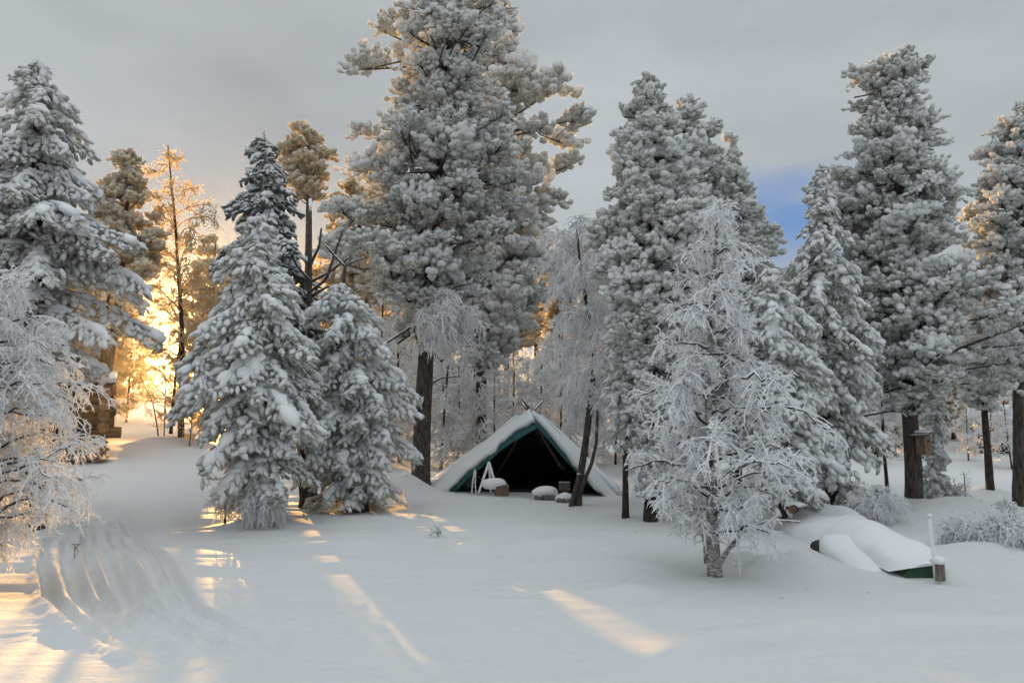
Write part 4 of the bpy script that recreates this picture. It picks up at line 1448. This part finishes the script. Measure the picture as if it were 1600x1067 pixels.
def box(mb, c, size, rz=0.0, mat=0, jitter=0.0, seed=0, tilt=0.0):
    r = np.random.default_rng(seed)
    s = np.asarray(size) / 2
    b = 0.06 * min(size)
    v = []
    # chamfered box: 24 vertices through three inset rectangles
    for sx in (-1, 1):
        for sy in (-1, 1):
            for sz in (-1, 1):
                v += [(sx * (s[0] - b), sy * (s[1] - b), sz * s[2]), (sx * (s[0] - b), sy * s[1], sz * (s[2] - b)), (sx * s[0], sy * (s[1] - b), sz * (s[2] - b))]
    v = np.array(v) + r.normal(size=(24, 3)) * jitter
    import bmesh
    bm = bmesh.new()
    for p in v:
        bm.verts.new(p)
    bmesh.ops.convex_hull(bm, input=bm.verts)
    bmesh.ops.triangulate(bm, faces=bm.faces)
    bm.verts.ensure_lookup_table(); bm.verts.index_update()
    vv = np.array([tuple(p.co) for p in bm.verts])
    ff = np.array([[p.index for p in f.verts] for f in bm.faces])
    bm.free()
    R = np.array(Matrix.Rotation(rz, 3, 'Z') @ Matrix.Rotation(tilt, 3, 'Y'))
    mb.add(vv @ R.T + np.asarray(c), ff, mat, False)


# snow-topped block with a tripod of sticks by the fireplace
p = P(776, 770, 16.9)
t = thing('wooden_block', 'brown wooden block with a round snow cap at the left of the tent opening', 'block', p)
mb = MB(); box(mb, P(784, 768, 16.8) + np.array([0, 0, 0.03]), (0.27, 0.25, 0.22), 0.25, 0, 0.01, 3); mb.build('body', M_BRICKY, t, p)
mb = MB(); lump(mb, P(773, 757, 16.85), (0.25, 0.22, 0.15), 41, 0.14, 2, -0.09); mb.build('snow_cap', M_SNOWCAP, t, p)
p = P(764, 768, 17.1)
t = thing('stick_tripod', 'three frosted sticks leaned together into a tripod behind the snow-capped block', 'tripod', p)
top = P(764, 725, 17.1)
for x, y, Y in ((748, 770, 17.0), (767, 770, 17.5), (777, 768, 16.95)):
    limb(t, p, [top + np.array([0, 0, 0.04]), top * 0.5 + P(x, y, Y) * 0.5 + np.array([0, 0, 0.03]), P(x, y, Y)], (0.028, 0.024), M_TWIG, 7, 'stick')
p = P(739, 770, 17.3)
t = thing('frosted_stake', 'pair of thin frosted stakes left of the stick tripod', 'stakes', p)
for a, b in (((742, 733), (737, 772)), ((743, 736), (744, 772))):
    limb(t, p, [P(*a, 17.3), P((a[0] + b[0]) / 2 - 1, (a[1] + b[1]) / 2, 17.28), P(*b, 17.3)], (0.016, 0.014), M_TWIG, 6, 'stick')
p = P(882, 766, 17.9)
t = thing('wooden_crate', 'dark wooden crate just inside the right of the tent opening', 'crate', p)
mb = MB(); box(mb, p + np.array([0, 0, 0.09]), (0.26, 0.24, 0.2), -0.1, 0, 0.0, 4); mb.build('body', M_POLE, t, p)

# ------------------------------------------------------------------ log hut and firewood at the left
HY = 20.5
hb = P(163, 705, HY)
hut = thing('log_hut', 'dark log storehouse corner with protruding log ends behind the left spruce', 'log hut', hb)
LR = 0.145
cornx = P(163, 650, HY)[0]
z0 = P(150, 676, HY)[2]


def log(parent, base, a, b, rad, seed, name='log'):
    mb = MB()
    a, b = np.array(a), np.array(b)
    q = np.stack([np.linspace(a[k], b[k], 9) for k in range(3)], 1)
    r = np.random.default_rng(seed)
    q[1:-1] += r.normal(size=(7, 3)) * 0.008
    tubes(mb, q[None], (np.full(9, rad) * (1 + r.normal(size=9) * 0.03))[None], 12, 0)
    for e, dd in ((0, -1), (8, 1)):
        c = mb.v[0][e * 12:(e + 1) * 12]
        cen = c.mean(0) + (b - a) / np.linalg.norm(b - a) * dd * 0.012
        fv = np.concatenate([c, [cen]])
        ff = [(k, (k + 1) % 12, 12) if dd > 0 else ((k + 1) % 12, k, 12) for k in range(12)]
        mb.add(fv, ff, 1, False)
    return mb.build(name, [M_LOG, M_LOGEND], parent, base)


for k in range(4):
    z = z0 + k * LR * 1.98
    ext = (0.42, 0.24, 0.27, 0.22, 0.30)[k]
    log(hut, hb, (cornx - 3.6, HY, z), (cornx + ext, HY - 0.02, z + 0.01), LR, 400 + k)
    log(hut, hb, (cornx, HY - (0.30, 0.24, 0.32, 0.26, 0.28)[k], z + LR * 0.91), (cornx, HY + 3.4, z + LR * 0.91), LR * 0.97, 420 + k)
    log(hut, hb, (cornx - 3.3, HY - 0.25, z + LR * 0.91), (cornx - 3.3, HY + 3.4, z + LR * 0.91), LR * 0.97, 440 + k)
rz0 = z0 + 4 * LR * 1.98 + 0.05
rows = [[(cornx - 2.3 + 0.0 * u, HY - 0.45 + 5 * u, rz0 + 0.0 + 0.35 * (1 - abs(u - 0.5) * 2)) for u in np.linspace(0, 1, 11)], [(cornx + 0.22, HY - 0.38 + 5 * u, rz0 + 0.0 + 0.35 * (1 - abs(u - 0.5) * 2)) for u in np.linspace(0, 1, 11)]]
rows = [[np.array(a) * (1 - w_) + np.array(b) * w_ for a, b in zip(*rows)] for w_ in np.linspace(0, 1, 12)]
sheet(rows, 'roof', M_DARKWALL, hut, hb, 0.07)
sheet(np.array(rows) + np.array([0, 0, 0.11]), 'roof_snow', M_SNOWCAP, hut, hb, 0.13, 0.05, 51)
fw = MB()
rf = np.random.default_rng(77)
for row in range(7):
    for k in range(11):
        c = np.array([cornx - 1.45 + k * 0.15 + rf.normal() * 0.02 + (row % 2) * 0.07, HY - 0.62 + rf.normal() * 0.03, 0.0])
        c[2] = gz(c[0], c[1]) + 0.05 + row * 0.088
        n_ = int(rf.integers(3, 6))
        a = rf.uniform(0, 6.28) + np.arange(n_) / n_ * 6.283
        rd = 0.078 * rf.uniform(0.8, 1.1)
        f0 = np.stack([c[0] + np.cos(a) * rd, np.full(n_, c[1] - 0.2), c[2] + np.sin(a) * rd * 0.85], 1)
        f1 = f0 + np.array([0, 0.42, 0])
        ff = [(s, s + n_, (s + 1) % n_ + n_) for s in range(n_)] + [(s, (s + 1) % n_ + n_, (s + 1) % n_) for s in range(n_)]
        fw.add(np.concatenate([f0, f1]), ff, 0, False)
        fw.add(np.concatenate([f0, [f0.mean(0)]]), [(s, (s + 1) % n_, n_) for s in range(n_)], 1, False)
hut.rotation_euler = (0, 0, math.radians(26))
o = fw.build('firewood_pile', [M_LOG, M_LOGEND], None, (cornx, HY, gz(cornx, HY)))
o.rotation_euler = (0, 0, math.radians(26))
tag(o, 'stack of split firewood under the end of the log storehouse', 'firewood', None, 'stuff')

# ------------------------------------------------------------------ nest box
p = P(1441, 712, 14.78)
t = thing('nest_box', 'brown wooden nest box with a frosted lid on the trunk of the right pine', 'nest box', p, None)
c = p + np.array([0.02, -0.03, 0.20])
mb = MB(); box(mb, c, (0.19, 0.19, 0.36), 0.5, 0, 0.0, 5); mb.build('box', M_BOX, t, p)
mb = MB(); box(mb, c + np.array([-0.02, -0.02, 0.20]), (0.30, 0.28, 0.035), 0.5, 0, 0, 6, tilt=-0.22); mb.build('lid', M_WOODY, t, p)
mb = MB(); lump(mb, c + np.array([-0.02, -0.02, 0.235]), (0.15, 0.14, 0.045), 46, 0.15, 2, -0.01); mb.build('snow_cap', M_SNOWCAP, t, p)
mb = MB()
hc = c + np.array([math.sin(0.5) * 0.097, -math.cos(0.5) * 0.097, 0.07])
a = np.linspace(0, 2 * np.pi, 13)[:-1]
ux = np.array([math.cos(0.5), math.sin(0.5), 0])
mb.add(np.concatenate([hc + np.outer(np.cos(a), ux) * 0.028 + np.outer(np.sin(a), [0, 0, 1]) * 0.028, [hc]]), [(k, (k + 1) % 12, 12) for k in range(12)], 0, False)
mb.build('entrance_hole', M_DARKWALL, t, p)

# ------------------------------------------------------------------ boats under the snow
def loft(sections, name, mat, parent, base, closed_ends=True, na=0.0, seed=0):
    S = np.array(sections)
    n, m = S.shape[:2]
    v = S.reshape(-1, 3).copy()
    if na:
        v += vnoise(v, seed, 2.2)[:, None] * np.array([0.5, 0.4, 1.0]) * na
    q = np.arange(n * m).reshape(n, m)
    f = np.concatenate([np.stack([q[:-1, :-1].ravel(), q[:-1, 1:].ravel(), q[1:, 1:].ravel()], 1), np.stack([q[:-1, :-1].ravel(), q[1:, 1:].ravel(), q[1:, :-1].ravel()], 1)])
    mb = MB(); mb.add(v, f, 0, True)
    if closed_ends:
        for e in (0, n - 1):
            ring_ = v[q[e]]
            mb.add(np.concatenate([ring_, [ring_.mean(0)]]), [(k, k + 1, m) for k in range(m - 1)] + [(m - 1, 0, m)], 0, False)
    return mb.build(name, mat, parent, base)


def arch(c, side, w_, h_, m=17, pw=0.8):
    a = np.linspace(0, np.pi, m)
    x = np.sign(np.cos(a)) * np.abs(np.cos(a)) ** pw
    return c[None] + np.outer(x * w_, side) + np.outer(np.sin(a) ** pw * h_, [0, 0, 1])


st, bow = P(1444, 899, 9.55), P(1262, 825, 13.2)
st[2] = gz(st[0], st[1]); bow[2] = gz(bow[0], bow[1])
axb = (bow - st); Lb = np.linalg.norm(axb); axb /= Lb
sdb = np.cross(axb, [0, 0, 1]); sdb /= np.linalg.norm(sdb)
boat = thing('rowing_boat', 'upturned green rowing boat buried under a long smooth snow mound', 'boat', st)
secs = []
for u in np.linspace(0, 1, 16):
    w_ = 0.28 * (0.78 + 0.6 * math.sin(min(1, u * 1.5) * math.pi * 0.6)) * (1 - max(0, u - 0.45) / 0.55 * 0.85)
    h_ = 0.17 * (1 + 0.15 * math.sin(u * 3.1)) * (1 - 0.25 * u)
    secs.append(arch(st + axb * Lb * u * 0.97 + np.array([0, 0, -0.05]), sdb, w_, h_))
loft(secs, 'hull', M_HULL, boat, st)
secs = []
for u in np.linspace(0, 1, 22):
    e = min(1.0, (u / 0.10)) ** 0.5 if u < 0.10 else 1.0
    w_ = (0.34 + 0.38 * min(1, u * 2.0)) * (0.55 + 0.45 * e)
    h_ = (0.27 + 0.12 * math.sin(min(1, u * 1.6) * math.pi * 0.7)) * (0.72 + 0.28 * e)
    c = st + axb * (Lb * 1.08 * u - 0.02) + np.array([0, 0, -0.06])
    a = arch(c, sdb, w_, h_, 21, 0.9)
    if u < 0.16:      # the cover stops short of the ground at the stern, the hull shows
        lift_ = 0.17 * (1 - u / 0.16)
        a[:, 2] = np.maximum(a[:, 2], c[2] + lift_)
        a = c + (a - c) * np.array([1.0, 1.0, 1.0])
    secs.append(a)
loft(secs, 'snow_cover', M_SNOWCAP, boat, st, True, 0.10, 61)
mb = MB(); box(mb, P(1469, 894, 9.42) + np.array([0, 0, 0.02]), (0.10, 0.05, 0.22), 0.1, 0, 0.003, 7); mb.build('stern_board', M_PLANK, boat, st)

st2, bw2 = P(1318, 893, 9.9), P(1398, 902, 9.45)
st2[2] = gz(st2[0], st2[1]) + 0.02; bw2[2] = gz(bw2[0], bw2[1])
far2 = P(1300, 868, 10.9)
sled = thing('sled', 'narrow upturned sled under snow with a dark gap below, left of the boat', 'sled', st2)
ax2 = bw2 - far2; L2 = np.linalg.norm(ax2); ax2 /= L2
sd2 = np.cross(ax2, [0, 0, 1]); sd2 /= np.linalg.norm(sd2)
c0 = far2.copy(); c0[2] = gz(c0[0], c0[1]) + 0.03
c1 = bw2.copy(); c1[2] = gz(c1[0], c1[1]) - 0.27
loft([arch(c0 * (1 - u) + c1 * u + sd2 * 0.10 + np.array([0, 0, 0.02]), sd2, 0.20 * (1 - 0.3 * u), 0.10) for u in np.linspace(0, 1, 10)], 'hull', M_DARKWALL, sled, st2)
loft([arch(c0 * (1 - u) + c1 * u + np.array([0, 0, 0.05]), sd2, 0.30 * (1 - 0.2 * u) * min(1, 0.62 + u * 2.5), 0.19 * min(1, 0.6 + u * 2.5) * (1 - 0.3 * u)) for u in np.linspace(0, 1, 14)], 'snow_cover', M_SNOWCAP, sled, st2, True, 0.05, 62)

p = P(1461, 900, 9.35)
t = thing('frosted_stake', 'leaning frost-covered stake standing by the stern of the buried boat', 'stake', p)
limb(t, p, [P(1462, 902, 9.35), P(1457, 850, 9.35), P(1452, 806, 9.35)], (0.021, 0.018), M_TWIG_FAR, 9, 'pole')
mb = MB(); lump(mb, P(1452, 806, 9.35), (0.032, 0.032, 0.03), 71, 0.1); mb.build('snow_cap', M_SNOWCAP, t, p)
p = P(1469, 902, 9.25)
t = thing('wooden_post', 'short weathered post capped with snow at the stern of the buried boat', 'post', p)
mb = MB(); box(mb, P(1467, 892, 9.28), (0.062, 0.06, 0.20), 0.2, 0, 0.004, 8); mb.build('post', M_PLANK, t, p)
mb = MB(); lump(mb, P(1466, 876, 9.30), (0.07, 0.09, 0.05), 72, 0.2, 2, -0.03); mb.build('snow_cap', M_SNOWCAP, t, p)
for (x, y), lab, sd_ in (((1184, 783), 'reddish cut log end showing through the white birch twigs', 81), ((1251, 796), 'short brown log end under snow at the right of the white birch', 82)):
    p = P(x, y, 12.0)
    t = thing('cut_log', lab, 'log', p)
    log(t, p, p + np.array([-0.14, -0.05, 0]), p + np.array([0.12, 0.5, 0.02]), 0.06, sd_, 'log')
    mb = MB(); lump(mb, p + np.array([0, 0.24, 0.055]), (0.13, 0.26, 0.055), sd_, 0.22, 2, -0.03); mb.build('snow_cap', M_SNOWCAP, t, p)


# ------------------------------------------------------------------ crumbs of snow on the surface
rc = np.random.default_rng(404)
mb = MB()
cl_ = []
c0_ = gpt(330, 985); c1_ = gpt(640, 1045)
for tr_ in [o for o in bpy.data.objects if o.parent is None and o.get('category') in ('spruce', 'conifer', 'pine', 'birch') and o.location.y < 19]:
    for k in range(14):
        a, d = rc.uniform(0, 6.28), abs(rc.normal()) * 1.1 + 0.2
        cl_.append((tr_.location.x + math.cos(a) * d, tr_.location.y + math.sin(a) * d, rc.uniform(0.010, 0.026)))
cl_ = np.array(cl_)
zz_ = hgt(cl_[:, 0], cl_[:, 1])
for (x, y, s_), z in zip(cl_, zz_):
    v, f = ICO[0]
    mb.add((v * (1 + rc.normal(size=12) * 0.18)[:, None]) * np.array([s_ * rc.uniform(0.9, 1.6), s_, s_ * 0.7]) + np.array([x, y, z + s_ * 0.05]), f, 0, True)
o = mb.build('snow_crumbs', M_SNOW)
o['kind'] = 'stuff'

# ------------------------------------------------------------------ frosty air
m = bpy.data.materials.new('frosty_air')
m.use_nodes = True
m.node_tree.nodes.clear()
vo = m.node_tree.nodes.new('ShaderNodeOutputMaterial')
pv = m.node_tree.nodes.new('ShaderNodeVolumePrincipled')
pv.inputs['Color'].default_value = (0.97, 0.97, 0.97, 1)
pv.inputs['Density'].default_value = HAZE
pv.inputs['Anisotropy'].default_value = 0.93
m.node_tree.links.new(pv.outputs[0], vo.inputs['Volume'])
mb = MB()
hx0, hx1, hy0, hy1, hz0, hz1 = -1600, 1600, -700, 1600, -8, 15.5
v = np.array([(x, y, z) for x in (hx0, hx1) for y in (hy0, hy1) for z in (hz0, hz1)])
mb.add(v, [(0, 1, 3), (0, 3, 2), (4, 6, 7), (4, 7, 5), (0, 4, 5), (0, 5, 1), (2, 3, 7), (2, 7, 6), (0, 2, 6), (0, 6, 4), (1, 5, 7), (1, 7, 3)], 0, False)
hz_o = mb.build('haze', m)
hz_o['kind'] = 'stuff'
hz_o.display_type = 'WIRE'

# ------------------------------------------------------------------ far huts
def far_hut(label, px0, px1, pyb, pyt, Y, depth, name='hut'):
    a, b = P(px0, pyb, Y), P(px1, pyb, Y)
    zt = P(px0, pyt, Y)[2]
    p = (a + b) / 2
    w_, h_ = b[0] - a[0], zt - a[2]
    t = thing(name, label, 'hut', p)
    mb = MB(); box(mb, p + np.array([0, depth / 2, h_ / 2 - 0.2]), (w_, depth, h_ + 0.4), 0, 0, 0, 1); mb.build('wall', M_DARKWALL, t, p)
    n_ = max(3, int(w_ / 0.28))
    for k in range(n_ + 1):
        mb = MB(); box(mb, p + np.array([-w_ / 2 + w_ * k / n_, -0.03, h_ / 2 - 0.1]), (0.07, 0.05, h_), 0, 0, 0, k); mb.build('board', M_POLE, t, p)
    mb = MB(); box(mb, p + np.array([w_ * 0.1, -0.04, h_ * 0.38]), (w_ * 0.34, 0.04, h_ * 0.76), 0, 0, 0, 2); mb.build('door', M_CANVAS_IN, t, p)  # near-black panel standing in for the shade of the doorway opening
    t.rotation_euler = (0, 0, -math.atan2(p[0], p[1]))
    rows = [[(p[0] - w_ / 2 - 0.3 + (w_ + 0.6) * u, p[1] - 0.5 + (depth + 1) * v_, zt + 0.06 + 0.3 * (1 - abs(v_ - 0.5) * 2)) for v_ in np.linspace(0, 1, 9)] for u in np.linspace(0, 1, 12)]
    sheet(rows, 'roof', M_DARKWALL, t, p, 0.06)
    sheet(np.array(rows) + np.array([0, 0, 0.26]), 'roof_snow', M_SNOWCAP, t, p, 0.4, 0.08, 5)
    return t


far_hut('dark board hut under snow seen behind the slender leaning trunk', 1532, 1572, 706, 664, 31.0, 2.0)
far_hut('small dark shed far behind the nest box pine', 1398, 1418, 712, 690, 33.0, 1.6, 'shed')
far_hut('low snow-roofed shed between the dark slim trunk and the tent', 984, 1012, 716, 700, 25.0, 1.8, 'shed')
ORD = {1: 'leftmost', 2: 'second from left', 3: 'third from left', 4: 'fourth from left', 5: 'fifth from left', 6: 'sixth from left', 7: 'seventh from left'}
NUM = {2: 'two', 3: 'three', 4: 'four', 5: 'five', 6: 'six', 7: 'seven'}
same = {}
for o in list(bpy.data.objects):
    if o.parent is None and o.get('label'):
        same.setdefault(o['label'], []).append(o)
for lab, os_ in same.items():
    if len(os_) > 1:
        os_.sort(key=lambda o: o.location.x / o.location.y)
        for k, o in enumerate(os_):
            o['label'] = ORD.get(k + 1, 'rightmost') + ' of the ' + NUM.get(len(os_), 'many') + ' ' + lab.replace('sapling ', 'saplings ', 1).replace('pine ', 'pines ', 1).replace('spruce ', 'spruces ', 1)
